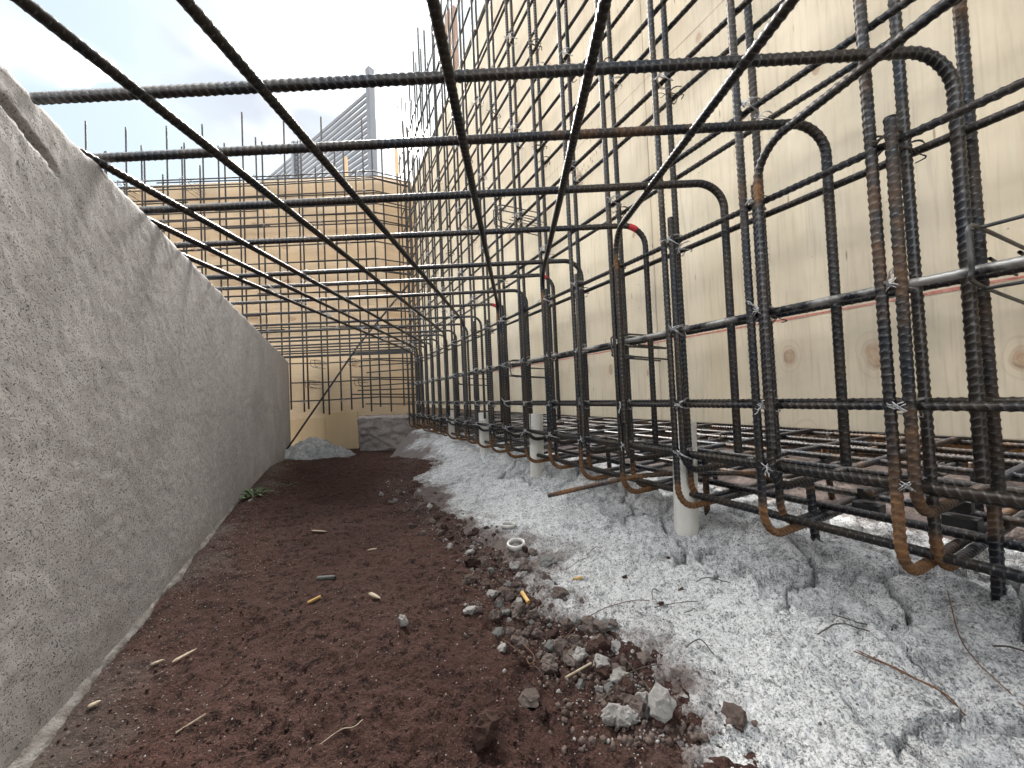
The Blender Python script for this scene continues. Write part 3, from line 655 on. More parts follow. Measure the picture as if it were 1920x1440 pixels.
# ------------------------------------------------------------------ overhead mat
om = thing('overhead_rebar_mat', 'crossing hooked bars overhead spanning from the rebar grid to the concrete wall', 'rebar')
TY = [.53, .685, .83, 1.034, 1.29, 1.462, 1.66, 1.89, 2.12, 2.33, 2.53, 2.73, 2.92, 3.1, 3.28, 3.44, 3.58, 3.7]
HT = [.193, .342, .53, .757, 1.045, 1.223, 1.44, 1.70]
RED = {3, 5, 7}
for k, y0 in enumerate(TY):
    # hook position on the p=.785 plane
    t_h = (y0 + .0105*0 - .785*NN[1] - .0105*(.785*NN[0]))/(D2[1] + .0105*D2[0]) if k >= len(HT) else HT[k]
    h = W(t_h, .781, 0); z0 = .44+jr(.004); xl = -1.0 - .47*y0 - .1
    dz = .006*(1 if k % 2 else -1)*random.random()
    lo = -.145 if k < 3 else -.13+jr(.05)
    rusty = -.15
    def rf(C, k=k): return (.75*np.exp(-((C[:, 0]-.20)/.23)**2)*(C[:, 2] > .40) if k == 1 else (.35*np.exp(-((C[:, 0]+.05)/.04)**2) if k == 0 else .25*(fbm(C[:, 0]+k, C[:, 2], 3, 2)))) if k < 6 else 0*C[:, 0]
    o = bar('cross_bar', om, [(xl, h[1]+.0105*(h[0]-xl)+.01*jr(1), z0+dz+.004), (h[0], h[1], z0), (h[0], h[1], lo)], .0071, .058, rusty, rf)
    if k in RED:   # sprayed mark on the bend
        a = math.pi/2*.28; rr_ = .0080; u = np.linspace(math.radians(52), math.radians(74), 8); c0 = np.array([h[0]-.058, h[1], z0-.058])
        pts = np.stack([c0[0]+.058*np.cos(u), np.full(8, c0[1]), c0[2]+.058*np.sin(u)], 1); V_, F_ = tube(pts, rr_, 12)
        link('paint_mark', np_mesh('paint_mark', V_, F_), MAT['paint_red'], o)
DH = [(.03, .70), (.42, .508), (.80, .328), (1.19, .120), (1.60, -.066), (2.08, -.322), (2.48, -.484), (3.02, -.690), (3.33, -.80), (3.58, -.90)]
for k, (t, xe) in enumerate(DH):
    h = W(t-.0, .716, 0); z0 = .421+jr(.003); dx = (h[0]-xe)/(h[1]-.43)
    ye = -1.15
    def rf(C, k=k): return (.95*np.exp(-((C[:, 2]-.345)/.035)**2)*np.exp(-(np.clip(h[1]-.03-C[:, 1], 0, 9)/.03)**2)) if k < 5 else 0*C[:, 0]
    bar('hooked_bar', om, [(h[0]-dx*(h[1]-ye), ye, z0+.004), (h[0], h[1], z0), (h[0], h[1], -.11+jr(.03))], .0068, .06, jr(.1)-.05, rf)
for y0 in TY[4:16]:
    for (t, xe) in DH[4:]:
        if random.random() < .4 and xe > -1.0-.4*y0: tie(om, (xe+.004*(y0-.43), y0, .432), 0, 1.2)

# ------------------------------------------------------------------ footing mat
fm_ = thing('footing_rebar_mat', 'low rusty mat of crossing bars under the plywood and over the slurry', 'rebar')
for k in range(-3, 22):
    t = .345+.19*k+jr(.012)
    bar('cross_bar', fm_, [W(t, .86+jr(.05), -.205+jr(.008)), W(t+jr(.03), 1.93, -.20+jr(.008)), W(t, 1.94, -.03)], .0068, .045, .35+jr(.15))
for k, p in enumerate((.80, .93, 1.08, 1.23, 1.38, 1.53, 1.68, 1.83)):
    bar('level_bar', fm_, [W(-1., p+jr(.01), -.262+jr(.004)), W(1.8, p+jr(.01), -.262), W(4.0, p+jr(.01), -.262)], .0078, .05, -.05 if k < 2 else .25+jr(.2))
    if k > 0: bar('level_bar', fm_, [W(-1., p+.04+jr(.02), -.19+jr(.004)), W(1.8, p+.04+jr(.02), -.188), W(4.0, p+.04, -.19)], .0075, .05, .2+jr(.25))
for (t, p) in ((.22, .93), (.46, .90), (.72, .92), (1.1, .9), (.32, 1.25), (.62, 1.3), (.95, 1.25)):
    g = ground_z(*W(t, p, 0)[:2]); bar('support_leg', fm_, [W(t, p, -.19), W(t-.015+jr(.02), p-.01, g-.04)], .0078, .05, .55)
for k in range(40):
    t = .345+.19*random.randint(-2, 10); p = random.choice((.97, 1.12, 1.27, 1.42, 1.57)); tie(fm_, W(t, p, -.192), AD, 1.2, True)
for (t, p) in ((.40, .99), (.28, 1.02)):
    bm = bmesh.new(); box_bm(bm, Vector(W(t, p, -.235)), .03, .018, .02, R3); box_bm(bm, Vector(W(t, p, -.263)), .045, .03, .02, R3); bm_obj('plastic_chair', bm, MAT['black_plastic'], fm_, bevel=.004)

# ------------------------------------------------------------------ bar grid in front of the far formwork
gb = thing('rebar_grid', 'far grid of thin vertical and level bars in front of the tan plywood', 'rebar')
def gridx(x, off):  # follows the splayed corner
    return (x, YB-off) if x < XA-.03 else (x, YB-off+(x-XA+.03)*cd[1]/cd[0])
xs = np.arange(-4.75, -1.02, .205)
for k, x in enumerate(xs):
    for lay, off in ((0, .19), (1, .10)):
        xx = x+lay*.085+jr(.02)
        if xx > -1.06: continue
        q = gridx(xx, off); zt = (3.02 if (k % 2 == 0) else 2.72)+jr(.08)-(.2 if lay else 0); zb = -.10+jr(.05) if xx > -2.4 else -.3
        bar('vertical_bar', gb, [(q[0]+jr(.012), q[1], zt), (q[0], q[1], zb)], .0083, .05, .22+jr(.1))
lv = [2.37, 2.30, 2.17, 2.06, 1.95, 1.86, 1.63, 1.45, 1.33, 1.13, .93, .76, .40, .19, .01]
for k, z in enumerate(lv):
    for lay, off in ((0, .205), (1, .085)):
        z_ = z+lay*.035+jr(.012); a = gridx(XA-.03, off); e_ = gridx(-1.035, off)
        x0 = -4.8 if z > .5 else -2.27+jr(.03)
        if lay == 0: bar('level_bar', gb, [(x0, YB-off, z_+jr(.01)), (-2.6+jr(.5) if x0 < -4 else -1.9, YB-off, z_), (a[0], a[1], z_+.01), (e_[0], e_[1], z_-.01)], .0070, .04, .15)
        else:
            xm = -2.75+jr(.7) if z > .5 else -1.62+jr(.1)
            if z > .5: bar('level_bar', gb, [(-4.8, YB-off, z_), (xm, YB-off, z_+jr(.02))], .0070, .04, .1)
            bar('level_bar', gb, [(xm-.45 if z > .5 else xm, YB-off-.016, z_+.006+jr(.015)), (a[0], a[1]-.016, z_+jr(.02)), (e_[0], e_[1]-.016, z_-.01)], .0070, .04, .1)
    if z < .5:
        for d_ in (.09, -.05): bar('level_bar', gb, [(-1.52+jr(.1), YB-.22, z+d_), (-1.0, YB-.20, z+d_+jr(.03))], .0066, .04, .15)
for k in range(46):
    x = -4.5+random.random()*3.2; tie(gb, (x, YB-.205, random.choice(lv)), 0, 1.5)

# ------------------------------------------------------------------ loose bars
o = bar('loose_bar', None, [(-2.06, 3.42, -.46), (-1.40, 3.52, .50), (-.94, 3.58, 1.06)], .0085, .05, .1); tag(o, 'long dark bar leaning diagonally across the far bar grid from the wall foot', 'rebar')
o = bar('loose_bar', None, [W(1.02, .60, -.315), W(.80, .77, -.235), W(.62, 1.02, -.232)], .0066, .4, .5); tag(o, 'rusty bar end sticking out of the footing mat over the slurry', 'rebar')

# ------------------------------------------------------------------ plastic pipes
def pipe(t, p, z1, r, label, lean=0.):
    c = W(t, p, 0); g = ground_z(c[0], c[1]) - .012; n = 28; ph = np.linspace(0, 2*np.pi, n, endpoint=False); rows = []
    root = thing('plastic_pipe', label, 'pipe', 'white plastic pipes under the cage', (c[0], c[1], g))
    prof = [(r, 0), (r, .01), (r, (z1-g)*.5), (r, z1-g-.002), (r-.001, z1-g), (r-.004, z1-g), (r-.005, z1-g-.003), (r-.005, .0)]
    V = np.array([[rr*np.cos(a)+lean*hz, rr*np.sin(a), hz] for rr, hz in prof for a in ph])
    i = np.arange(len(prof)-1)[:, None]*n+np.arange(n)[None, :]; j = np.arange(len(prof)-1)[:, None]*n+(np.arange(n)[None, :]+1) % n
    link('pipe_tube', np_mesh('pipe_tube', V, np.stack([i, j, j+n, i+n], -1).reshape(-1, 4)), MAT['pvc'], root)
pipe(.690, .80, -.088, .0285, 'white plastic pipe standing nearest, between the front hooks', .03)
pipe(1.445, .80, -.088, .030, 'second white plastic pipe, half hidden behind dark vertical bars', .02)
pipe(2.04, .80, -.10, .030, 'short white pipe third along, low behind the bars')
pipe(2.68, .80, -.10, .030, 'farthest white pipe stub peeping out below the bars near the heap')

# ------------------------------------------------------------------ bent wire spacers
def spacer(base, ax, nv, label, sc=1., prongs=3, mirror=1):
    A = np.asarray(ax); B = np.asarray(nv); U = np.array([0, 0, 1.])
    f = lambda a, b_, c: np.asarray(base)+sc*(mirror*a*A+b_*B+c*U)
    parts = []
    for s_ in (-.022, .022)[:2]:
        q = [f(s_, .20, .030), f(s_, .02, .034), f(s_, -.022, .030), f(s_, -.026, .012), f(s_, -.024, -.022), f(s_+.004, .0, -.036), f(s_+.004, .20, -.050)]
        parts.append(tube(spline(q, 30), .0026, 6))
    for k in range(prongs): parts.append(tube([f(-.024+.024*k, .05, .0), f(-.026+.03*k, .205, -.012+.004*k)], .0022, 6))
    parts.append(tube([f(-.03, .012, .034), f(.03, .012, .034)], .0024, 6)); parts.append(tube([f(-.03, .03, -.041), f(.03, .03, -.041)], .0024, 6))
    V, F_ = join(parts); o = link('wire_spacer', np_mesh('wire_spacer', V, F_), MAT['spacer']); return tag(o, label, 'spacer', 'bent wire spacers on the bars')
spacer(W(.150, .735, .150), D2, NN, 'bent dark wire spacer clipped to the level bar at the right edge')
spacer(W(.815, .735, .120), D2, NN, 'bent wire spacer hanging on the whitened bar near the red chalk line', .82)
spacer(W(1.50, .735, .112), D2, NN, 'small wire spacer farther along the whitened level bar', .95)
spacer(W(2.22, .735, .104), D2, NN, 'tiny wire spacer deep among the far vertical bars', .95)
spacer(W(1.557, .735, .81), D2, NN, 'wire spacer high on the grid under the overhead bars', 1.05)
spacer((-2.02, YB-.22, .40), (1, 0, 0), (0, 1, 0), 'upper left wire spacer on the far bar grid', .95)
spacer((-1.64, YB-.22, .40), (1, 0, 0), (0, 1, 0), 'upper right wire spacer on the far bar grid', .95)
spacer((-2.08, YB-.22, .19), (1, 0, 0), (0, 1, 0), 'lower left wire spacer on the far bar grid', .95)
spacer((-1.58, YB-.22, .19), (1, 0, 0), (0, 1, 0), 'lower right wire spacer on the far bar grid', .95)
for k, x in enumerate((-4.0, -3.3, -2.6)): spacer((x, YB-.22, 2.33), (1, 0, 0), (0, 1, 0), ('leftmost', 'middle', 'rightmost')[k]+' wire spacer along the top of the far bar grid', 1.3)

# ------------------------------------------------------------------ things at the far end
def rock_mesh(seed, cuts=7, sub=2, ruf=.06, size=(1, 1, 1)):
    rs = np.random.default_rng(seed); bm = bmesh.new(); bmesh.ops.create_icosphere(bm, subdivisions=sub, radius=1)
    V = np.array([v.co for v in bm.verts])
    for k in range(cuts):
        d_ = rs.normal(size=3); d_ /= np.linalg.norm(d_); h = rs.uniform(.42, .74); ex = np.clip(V@d_-h, 0, None); V -= ex[:, None]*d_
    V += ruf*np.stack([fbm(V[:, 0]*2+k, V[:, 1]*2+V[:, 2], 2.2, 4, .62, seed+k) for k in range(3)], 1)*2
    V *= np.array(size)
    for v, c in zip(bm.verts, V): v.co = c
    me = bpy.data.meshes.new('stone'); bm.to_mesh(me); bm.free()
    return me
me = rock_mesh(301, 9, 4, .07, (.34, .17, .22)); me.polygons.foreach_set('use_smooth', np.ones(len(me.polygons), bool))
blk = link('concrete_block', None); 
bpy.data.objects.remove(blk)
bm = bmesh.new(); bmesh.ops.create_cube(bm, size=1); bmesh.ops.subdivide_edges(bm, edges=list(bm.edges), cuts=22, use_grid_fill=True)
for v in bm.verts:
    c = np.array(v.co); tp = 1-.10*(.5-c[2]); n_ = fbm(np.array([c[0]*5+c[2]*3]), np.array([c[1]*5+c[2]*7]), 3.0, 4, .65, 303)[0]
    k_ = np.linalg.norm(c)/.87; v.co = ((c[0]*tp*(1-.10*max(0, k_-.72)))*.56+.012*n_, c[1]*.32+.02*n_, c[2]*.40*(1-.08*max(0, k_-.75))+.015*n_)
o = bm_obj('concrete_block', bm, MAT['block'], None, True); o.location = (-1.28, 3.98, -.37); o.rotation_euler = (0, .02, .03)
tag(o, 'rough pinkish grey broken concrete block below the far plywood', 'concrete block')
# slurry heap by the wall end
X, Y = np.meshgrid(np.linspace(-.52, .52, 110), np.linspace(-.5, .45, 100)); rr = np.hypot(X/.42, Y/.36)
Z = .21*np.clip(1-rr**1.5, -.6, 1) + .07*fbm(X, Y, 6, 4, .6, 311) + .012*fbm(X, Y, 40, 3, .6, 312)
me = np_mesh('slurry_heap', np.stack([X.ravel(), Y.ravel(), Z.ravel()], 1), grid_faces(100, 110)); attr(me, 'dirt', .2+.5*fbm(X.ravel(), Y.ravel(), 5, 3, .5, 313)); attr(me, 'dark_mask', .65+.3*fbm(X.ravel(), Y.ravel(), 4, 3))
o = link('slurry_heap', me, MAT['slurry']); o.location = (-1.86, 3.52, -.545); tag(o, 'low grey slurry heap piled against the end of the concrete wall', 'heap')
# bar lying in front of the block
o = bar('loose_bar', None, [(-1.38, 3.55, -.475), (-.98, 3.45, -.462), (-.70, 3.30, -.48)], .007, .3, .0); tag(o, 'short pale bar lying level in front of the broken concrete block', 'rebar')

# timber above the forms
def post(name, x, y, z0, z1, w, d_, ang, mat, label):
    bm = bmesh.new(); box_bm(bm, Vector((0, 0, -(z1-z0)/2)), w, d_, z1-z0)
    for v in bm.verts:
        if v.co.z > -.01: v.co.x *= .86
    o = bm_obj(name, bm, mat, None, bevel=.006); o.location = (x, y, z1); o.rotation_euler = (0, 0, ang); return tag(o, label, 'timber')
c = W(2.98, 1.02, 0); post('timber_post', c[0], c[1], .0, 3.22, .125, .04, math.atan2(D2[1], D2[0])+.5, MAT['pinkpost'], 'reddish timber post with a pink end rising behind the right formwork')
post('timber_stake', -1.235, 4.42, .2, 3.05, .045, .04, .2, MAT['timber'], 'slim pale timber stake above the far corner of the formwork')
post('timber_stub', -1.80, 4.35, 2.0, 2.80, .04, .03, .1, MAT['timber'], 'short timber stub behind the far bar grid in front of the slat fence')
# slat fence on the terrace
FD = Vector((-.805, .593, 0)).normalized(); P0 = Vector((-2.40, 7.0, 0)); fa = math.atan2(FD.y, FD.x); FR = Matrix.Rotation(fa, 3, 'Z')
sf = thing('slat_fence', 'grey metal fence of level slats and square posts up behind the far formwork', 'fence')
for s_, h in ((0, 6.15), (3.0, 6.05), (6.0, 6.05)):
    bm = bmesh.new(); box_bm(bm, P0+FD*s_+Vector((0, 0, (h+3.7)/2)), .115, .115, h-3.7, FR); bm_obj('post', bm, MAT['fence'], sf, bevel=.006)
for k in range(17):
    z = 5.74-.117*k
    if z < 3.85: break
    bm = bmesh.new(); box_bm(bm, P0+FD*3.1+Vector((0, 0, z)), 6.1, .022, .066, FR); bm_obj('slat', bm, MAT['fence'], sf)

# ------------------------------------------------------------------ weeds at the wall foot
def weed(x, y, n, spread, sz, label):
    parts = []; g = ground_z(x, y)
    for k in range(n):
        a = random.uniform(0, 2*math.pi); r_ = spread*random.random()**.6; bx, by = r_*math.cos(a), r_*math.sin(a)*1.2
        if (x+bx)*NN[0]+(y+by)*NN[1] < PW+.012: bx += .05
        l = sz*random.uniform(.6, 1.3); w_ = l*random.uniform(.22, .4); el = random.uniform(.1, 1.1); dirv = np.array([math.cos(a)*math.cos(el), math.sin(a)*math.cos(el), math.sin(el)])
        sd_ = np.array([-math.sin(a), math.cos(a), random.uniform(-.3, .3)]); b0 = np.array([bx, by, random.uniform(.0, sz*.7)])
        rows = []
        for u, ww in ((0, .12), (.3, .8), (.6, 1.), (.85, .6), (1, .05)):
            c = b0+dirv*l*u+np.array([0, 0, -.35*l*u*u]); rows += [c-sd_*w_*ww/2, c+np.array([0, 0, -.06*l*ww]), c+sd_*w_*ww/2]
        parts.append((np.array(rows), grid_faces(5, 3)))
    V, F_ = join(parts); root = thing('weed_clump', label, 'weed', 'weeds along the wall foot', (x, y, g))
    link('foliage', np_mesh('foliage', V, F_), MAT['leaf'], root)
q = W(1.98, -.30, 0); weed(q[0], q[1], 90, .06, .026, 'largest green weed clump against the foot of the concrete wall')
q = W(2.15, -.22, 0); weed(q[0], q[1], 40, .09, .016, 'sparse low weeds on the soil beside the green clump')
q = W(2.95, -.25, 0); weed(q[0], q[1], 45, .13, .020, 'faint distant weeds near the slurry heap at the wall end')

# ------------------------------------------------------------------ stones, crumbs and litter
RK = [rock_mesh(400+k, 12, 3, .13) for k in range(8)]; RKB = {}
for nm in ('stone_pale', 'stone_brown', 'stone_dark', 'stone_grey'):
    RKB[nm] = []
    for m_ in RK: c = m_.copy(); c.materials.append(MAT[nm]); RKB[nm].append(c)
def stone(x, y, sx, sy, sz, mat, label, group=None, rz=None, sink=.35, idx=None, name='stone'):
    o = link(name, RKB[mat][idx if idx is not None else random.randint(0, 7)]); o.scale = (sx/2, sy/2, sz/2)
    o.location = (x, y, ground_z(x, y)+sz*(.5-sink)*.8); o.rotation_euler = (jr(.3), jr(.3), rz if rz is not None else random.uniform(0, 6.28)); return tag(o, label, 'stone' if name == 'stone' else 'clod', group)
stone(.070, .915, .062, .045, .034, 'stone_grey', 'flat grey mortar lump beside the white plastic ring', None, .1, .25)
stone(-.115, .925, .048, .040, .036, 'stone_dark', 'dark red earth clod among gravel left of the white ring', None, .3, .2, name='earth_clod')
stone(.018, .985, .024, .022, .026, 'stone_dark', 'small dark clod touching the white plastic ring', None, None, .2, name='earth_clod')
stone(-.201, .655, .026, .018, .018, 'stone_pale', 'lone whitish stone on bare brown soil', None, -.6, .25)
stone(.009, .530, .040, .026, .026, 'stone_brown', 'long brown stone at the bottom of the gravel strip', None, -.5, .25, 3)
stone(-.053, .470, .046, .040, .034, 'stone_dark', 'large dark soil clod low in the foreground', None, None, .25, name='earth_clod')
stone(-.081, .725, .026, .020, .016, 'stone_brown', 'single tan stone on soil above the bent wire', None)
stone(-.034, .632, .028, .017, .014, 'stone_pale', 'flat white stone beside the bent loop of wire', None)
for k, (px, py, a, b_, c, rz) in enumerate(((.171, .486, .034, .026, .036, .4), (.152, .498, .024, .020, .030, 1.2), (.113, .483, .036, .018, .022, -.9), (.103, .483, .026, .020, .024, .5), (.128, .485, .026, .014, .018, -.7), (.137, .490, .026, .025, .024, .2))):
    stone(px, py, 1.2*a, 1.2*b_, 1.2*c, 'stone_brown' if k == 5 else 'stone_pale', ['biggest pale stone at the right end of the stone cluster', 'upright pointed pale stone in the foreground cluster', 'long pale stone leaning in the middle of the cluster', 'leftmost pale stone of the foreground cluster', 'slim pale stone between the long one and the brown one', 'round brownish stone inside the pale cluster'][k], 'cluster of stones in the foreground', rz, .2)
LG = 'gravel stones along the edge of the slurry'
for k in range(215):
    y = random.uniform(.44, .80) if k >= 170 else random.choice((random.uniform(.50, .75), random.uniform(.58, .82), random.uniform(.80, 1.30), random.uniform(.80, 1.2), random.uniform(1.2, 1.7))); x = float(border(np.array([y]))[0]) + random.gauss(-.012, .05 if y < .8 else .06)
    s_ = (.009+.021*random.random()**1.6)*(1.25 if y < .75 else 1.1)
    m_ = random.choices(('stone_brown', 'stone_pale', 'stone_grey', 'stone_dark'), (6, 1.0, .8, 2.4))[0]
    lab = {'stone_brown': 'dusty brown gravel stone along the soil and slurry edge', 'stone_pale': 'pale gravel stone along the soil and slurry edge', 'stone_grey': 'grey gravel stone along the soil and slurry edge', 'stone_dark': 'dark earthy gravel lump along the soil and slurry edge'}[m_]
    lab = ('big ' if s_ > .024 else 'small ' if s_ < .0155 else '') + lab.replace('along the soil and slurry edge', 'in the foreground part of the slurry edge' if y < .64 else 'midway along the slurry edge, before the white ring' if y < .95 else 'around the white ring on the slurry edge' if y < 1.2 else 'on the slurry edge beyond the white ring')
    stone(x, y, s_*random.uniform(.9, 1.4), s_, s_*random.uniform(.7, 1), m_, lab, lab+' group', None, .42)
for k, (x, y) in enumerate(((.33, .86), (.25, .70), (.30, .73), (.215, .80), (.42, .95))):
    stone(x, y, .015, .013, .012, 'stone_dark', 'tiny dark pebble on the pale slurry', 'dark pebbles on the slurry')
def crumbs(name, n, fn, smin, smax, mats, label, seed, base):
    rs = np.random.default_rng(seed); mv = np.array([v.co for v in base.vertices]); tr = np.array([p.vertices[:] for p in base.polygons]); Vs, Fs, k = [], [], 0
    xs, ys = fn(rs, n); zs = np.maximum(soil_h(xs, ys), slur_h(xs, ys)[0]); sz = smin*(smax/smin)**(rs.random(n)**1.7)
    for i in range(n):
        q = rs.normal(size=4); q /= np.linalg.norm(q); w_, a, b_, c = q
        Rm = np.array([[1-2*(b_*b_+c*c), 2*(a*b_-c*w_), 2*(a*c+b_*w_)], [2*(a*b_+c*w_), 1-2*(a*a+c*c), 2*(b_*c-a*w_)], [2*(a*c-b_*w_), 2*(b_*c+a*w_), 1-2*(a*a+b_*b_)]])
        Vs.append((mv*np.array([1, rs.uniform(.6, 1), rs.uniform(.5, .9)])*sz[i]/2)@Rm.T+np.array([xs[i], ys[i], zs[i]+sz[i]*.12])); Fs.append(tr+k); k += len(mv)
    me = np_mesh(name, np.concatenate(Vs), None, False, np.concatenate(Fs)); o = link(name, me, mats); return tag(o, label, None, None, 'stuff')
CB = rock_mesh(500, 5, 1, .08); CB2 = rock_mesh(501, 6, 1, .08)
def f_edge(rs, n):
    y = .45+1.5*rs.random(n)**1.6; return border(y)+rs.normal(0, .05, n)-.015, y
def f_soil(rs, n):
    r_ = .4*(5.5**rs.random(n)); a = np.radians(rs.uniform(-62, 10, n)); x, y = r_*np.sin(a), r_*np.cos(a); p = x*NN[0]+y*NN[1]; ok = p > PW+.01; x = np.where(ok, x, x+.3); return np.minimum(x, border(y)+.02), y
def f_wall(rs, n):
    t = .3+2.6*rs.random(n)**1.3; p = PW+.02+np.abs(rs.normal(0, .085, n)); return t*D2[0]+p*NN[0], t*D2[1]+p*NN[1]
def f_slur(rs, n):
    r_ = .42*(5**rs.random(n)); a = np.radians(rs.uniform(0, 58, n)); x, y = r_*np.sin(a), r_*np.cos(a); return np.maximum(x, border(y)+.03), y
crumbs('gravel', 1300, f_edge, .004, .014, MAT['stone_brown'], 'fine dusty gravel spread along the soil and slurry edge', 1, CB)
crumbs('pale_gravel', 260, f_edge, .003, .010, MAT['stone_pale'], 'fine pale grit along the soil and slurry edge', 2, CB2)
crumbs('soil_crumbs', 4200, f_soil, .0016, .0075, MAT['stone_dark'], 'loose dark soil crumbs on the ground', 3, CB2)
crumbs('wall_grit', 1100, f_wall, .0012, .0042, MAT['stone_pale'], 'white grit scattered along the concrete wall foot', 4, CB)
crumbs('soil_grit', 150, f_soil, .0010, .0028, MAT['stone_pale'], 'specks of white grit over the brown soil', 6, CB)
crumbs('slurry_crumbs', 700, f_slur, .002, .007, MAT['stone_grey'], 'grey crumbs loose on the slurry', 5, CB2)

def ring(x, y, R0, h, label, tilt):
    n = 40; ph = np.linspace(0, 2*np.pi, n, endpoint=False); prof = [(R0, 0), (R0, h), (R0-.001, h+.001), (R0-.004, h+.001), (R0-.005, h), (R0-.005, 0)]
    V = np.array([[r_*np.cos(a), r_*np.sin(a), z_] for r_, z_ in prof for a in ph]); i = np.arange(6)[:, None]*n+np.arange(n)[None, :]; j = np.arange(6)[:, None]*n+(np.arange(n)[None, :]+1) % n
    m_ = len(prof)*n; o = link('plastic_ring', np_mesh('plastic_ring', V, np.stack([i, j, (j+n) % m_, (i+n) % m_], -1).reshape(-1, 4)), MAT['ring']); o.location = (x, y, ground_z(x, y)+.004); o.rotation_euler = tilt; return tag(o, label, 'plastic ring')
ring(-.007, 1.005, .0235, .012, 'white plastic pipe ring lying on the gravel', (.12, -.05, 0))
ring(-.030, 1.165, .0225, .008, 'second faint white ring half buried behind the first', (-.05, .03, 0))
def stick(name, p0, p1, r, mat, label, cat, lift=.003, n=10, wob=.0, taper=None, flat=1, mid=None):
    a = np.array([*p0, ground_z(*p0)+lift]); b_ = np.array([*p1, ground_z(*p1)+lift]); u = np.linspace(0, 1, n)[:, None]; P = a+(b_-a)*u
    if mid is not None: P += (4*u*(1-u))*np.array([mid[0], mid[1], mid[2]])
    if wob: P += wob*np.stack([fbm(u[:, 0]*3+7*p0[0], u[:, 0]*0+k, 2, 3) for k in range(3)], 1)*np.array([1, 1, .3])
    V, F_ = tube(P, r, 8, taper); c = V.mean(0); V = V-c
    if flat != 1: V[:, 2] *= flat
    o = link(name, np_mesh(name, V, F_), mat); o.location = c; return tag(o, label, cat)
stick('cigarette_butt', (.112, .817), (.131, .828), .0031, MAT['butt'], 'orange cigarette butt lying on the pale slurry', 'cigarette butt', .004)
stick('cigarette_butt', (-.438, .800), (-.416, .809), .0031, MAT['butt'], 'yellowish cigarette butt on the bare brown soil', 'cigarette butt', .004)
stick('cigarette_butt', (.002, .778), (.014, .750), .0040, MAT['butt'], 'dirty tan butt wedged among the gravel stones', 'cigarette butt', .006)
tp = [.3, .9, 1, 1, .95, .9, .8, .7, .45, .15]
stick('wood_chip', (-.303, .778), (-.272, .752), .0048, MAT['chip'], 'pale pointed wood chip in the middle of the soil', 'wood chip', .004, 10, 0, tp, .6)
stick('wood_chip', (-.640, 1.200), (-.590, 1.195), .0045, MAT['chip'], 'pale wood splinter farther back on the soil', 'wood chip', .003, 10, 0, tp, .5)
stick('wood_chip', (-.424, 1.086), (-.398, 1.088), .0045, MAT['chip'], 'small grey wood chip behind the pipe fragment', 'wood chip', .003, 10, 0, tp, .5)
stick('wood_chip', (-.576, .640), (-.562, .672), .0035, MAT['chip'], 'slim upright tan chip near the concrete wall', 'wood chip', .004, 10, 0, tp, .6)
stick('wood_chip', (-.604, .632), (-.592, .644), .0030, MAT['chip'], 'short tan chip lying closest to the wall', 'wood chip', .004, 10, 0, tp, .7)
stick('wood_chip', (-.440, .492), (-.418, .512), .0013, MAT['chip'], 'thin white splinter low on the left of the soil', 'wood chip', .003)
stick('wood_chip', (-.604, .540), (-.598, .552), .0040, MAT['chip'], 'yellow flake by the wall foot low in the corner', 'wood chip', .004, 10, 0, tp, .6)
stick('pipe_fragment', (-.470, .902), (-.428, .900), .0055, MAT['stone_grey'], 'small grey cylinder fragment on the soil', 'fragment', .003)
stick('twig', (.058, .560), (.100, .582), .0016, MAT['chip'], 'pale stick lying over the gravel below the bent wire', 'twig', .008)
# wire offcuts
def wirebit(pts, r, mat, label, lift=.003, n=30):
    P = spline(np.array([(x, y, 0) for x, y in pts], float), n); P[:, 2] = [ground_z(x, y)+lift for x, y, _ in P]
    k = np.ones(11)/11; P[:, 2] = np.convolve(np.pad(P[:, 2], 5, 'edge'), k, 'valid'); P[:, 2] += .003+.004*np.sin(np.linspace(0, math.pi, n)); r *= .75
    V, F_ = tube(P, r, 5); o = link('wire_offcut', np_mesh('wire_offcut', V, F_), MAT[mat]); return tag(o, label, 'wire')
wirebit([(.447, .53), (.468, .485), (.483, .445), (.489, .432)], .0011, 'wire_rust', 'long straight rusty wire pair on the slurry at lower right')
wirebit([(.452, .528), (.472, .480), (.487, .438), (.484, .434)], .0010, 'wire_rust', 'second strand beside the straight rusty wire')
wirebit([(.70, .64), (.66, .60), (.585, .522), (.55, .465), (.545, .437), (.55, .40)], .0010, 'wire_rust', 'long thin curved wire running down the right edge')
wirebit([(.05, .625), (.09, .668), (.14, .700), (.20, .720), (.235, .715)], .0010, 'wire_rust', 'long arched wire reaching from gravel onto slurry')
wirebit([(-.035, .655), (.0, .610), (.008, .590), (.016, .600), (.012, .622), (-.012, .66)], .0011, 'wire_rust', 'bent hairpin loop of wire on the dark soil')
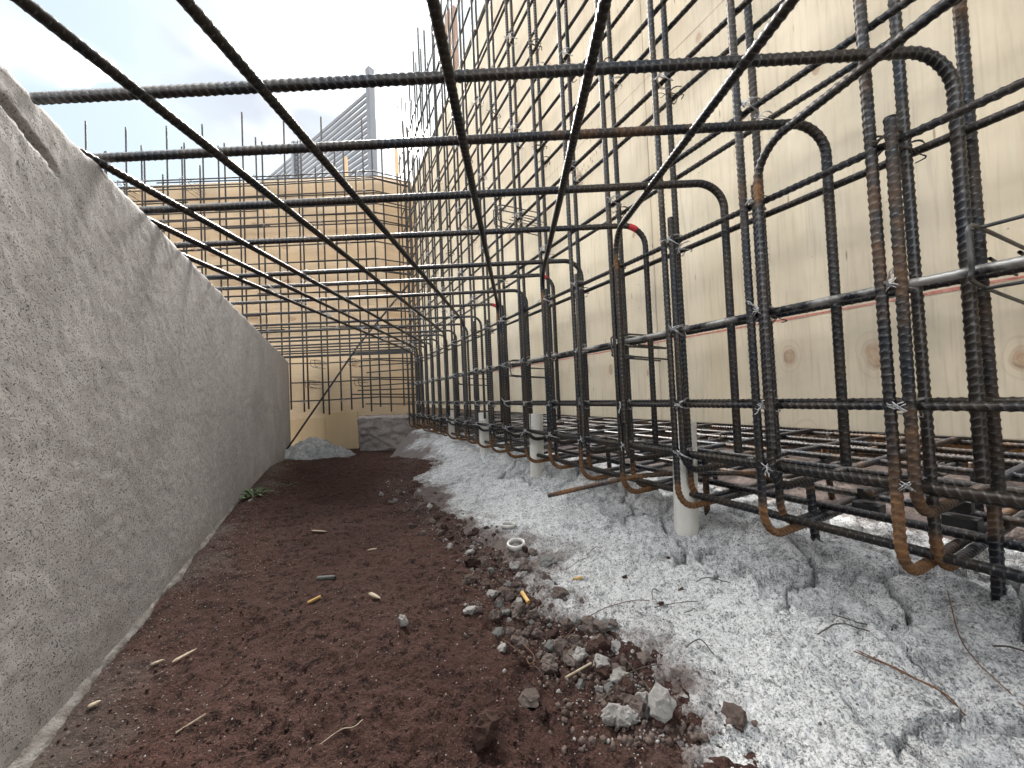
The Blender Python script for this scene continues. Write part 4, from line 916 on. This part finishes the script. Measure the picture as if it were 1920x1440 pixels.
wirebit([(.012, .592), (.022, .575), (.040, .545)], .0009, 'wire_dark', 'dark wire tail below the hairpin loop')
wirebit([(.095, .500), (.12, .530), (.155, .560), (.20, .568)], .0010, 'wire_dark', 'dark bent wire above the foreground stone cluster')
wirebit([(.155, .585), (.162, .54), (.168, .502)], .0010, 'wire_dark', 'dark straight wire standing across the stone cluster')
wirebit([(.235, .69), (.27, .685), (.31, .683)], .0010, 'wire_dark', 'short dark wire beside the arched one on slurry')
wirebit([(.33, .73), (.355, .735), (.385, .715)], .0012, 'wire_dark', 'dark curved wire offcut in the middle of the slurry')
wirebit([(.275, .66), (.285, .657), (.295, .664)], .0012, 'wire_dark', 'tiny hooked wire offcut on the slurry')
wirebit([(.24, .71), (.248, .735), (.262, .74)], .0012, 'wire_dark', 'small bent nail-like wire on the slurry')
wirebit([(.245, .59), (.27, .60), (.28, .575)], .0012, 'wire_dark', 'short angled wire on speckled slurry')
wirebit([(.43, .57), (.46, .567), (.49, .552)], .0013, 'wire_dark', 'short dark wire near the long curved one')
wirebit([(.50, .63), (.52, .59), (.53, .56)], .0013, 'wire_dark', 'dark straight offcut crossing the long curved wire')
wirebit([(.60, .50), (.63, .48), (.65, .485)], .0016, 'wire_dark', 'dark hooked offcut at the right picture edge')
wirebit([(.16, .92), (.19, .955), (.20, .95)], .0010, 'wire_rust', 'rusty curl of wire on slurry below the pipe')
wirebit([(-.235, .445), (-.215, .455), (-.20, .458), (-.195, .468)], .0008, 'chip', 'pale root-like strand at the bottom of the soil')
wirebit([(-.14, .80), (-.11, .79), (-.085, .778)], .0008, 'wire_rust', 'thin straw lying on the soil near the gravel')
wirebit([(.10, .87), (.135, .89), (.165, .915)], .0009, 'wire_rust', 'thin straw by the grey mortar lump')
S.cycles.use_light_tree = False; S.cycles.denoising_input_passes = 'RGB_ALBEDO_NORMAL'; S.cycles.denoising_prefilter = 'ACCURATE'; S.cycles.max_bounces = 4; S.cycles.diffuse_bounces = 3; S.cycles.glossy_bounces = 1; S.cycles.transmission_bounces = 0; S.cycles.volume_bounces = 0
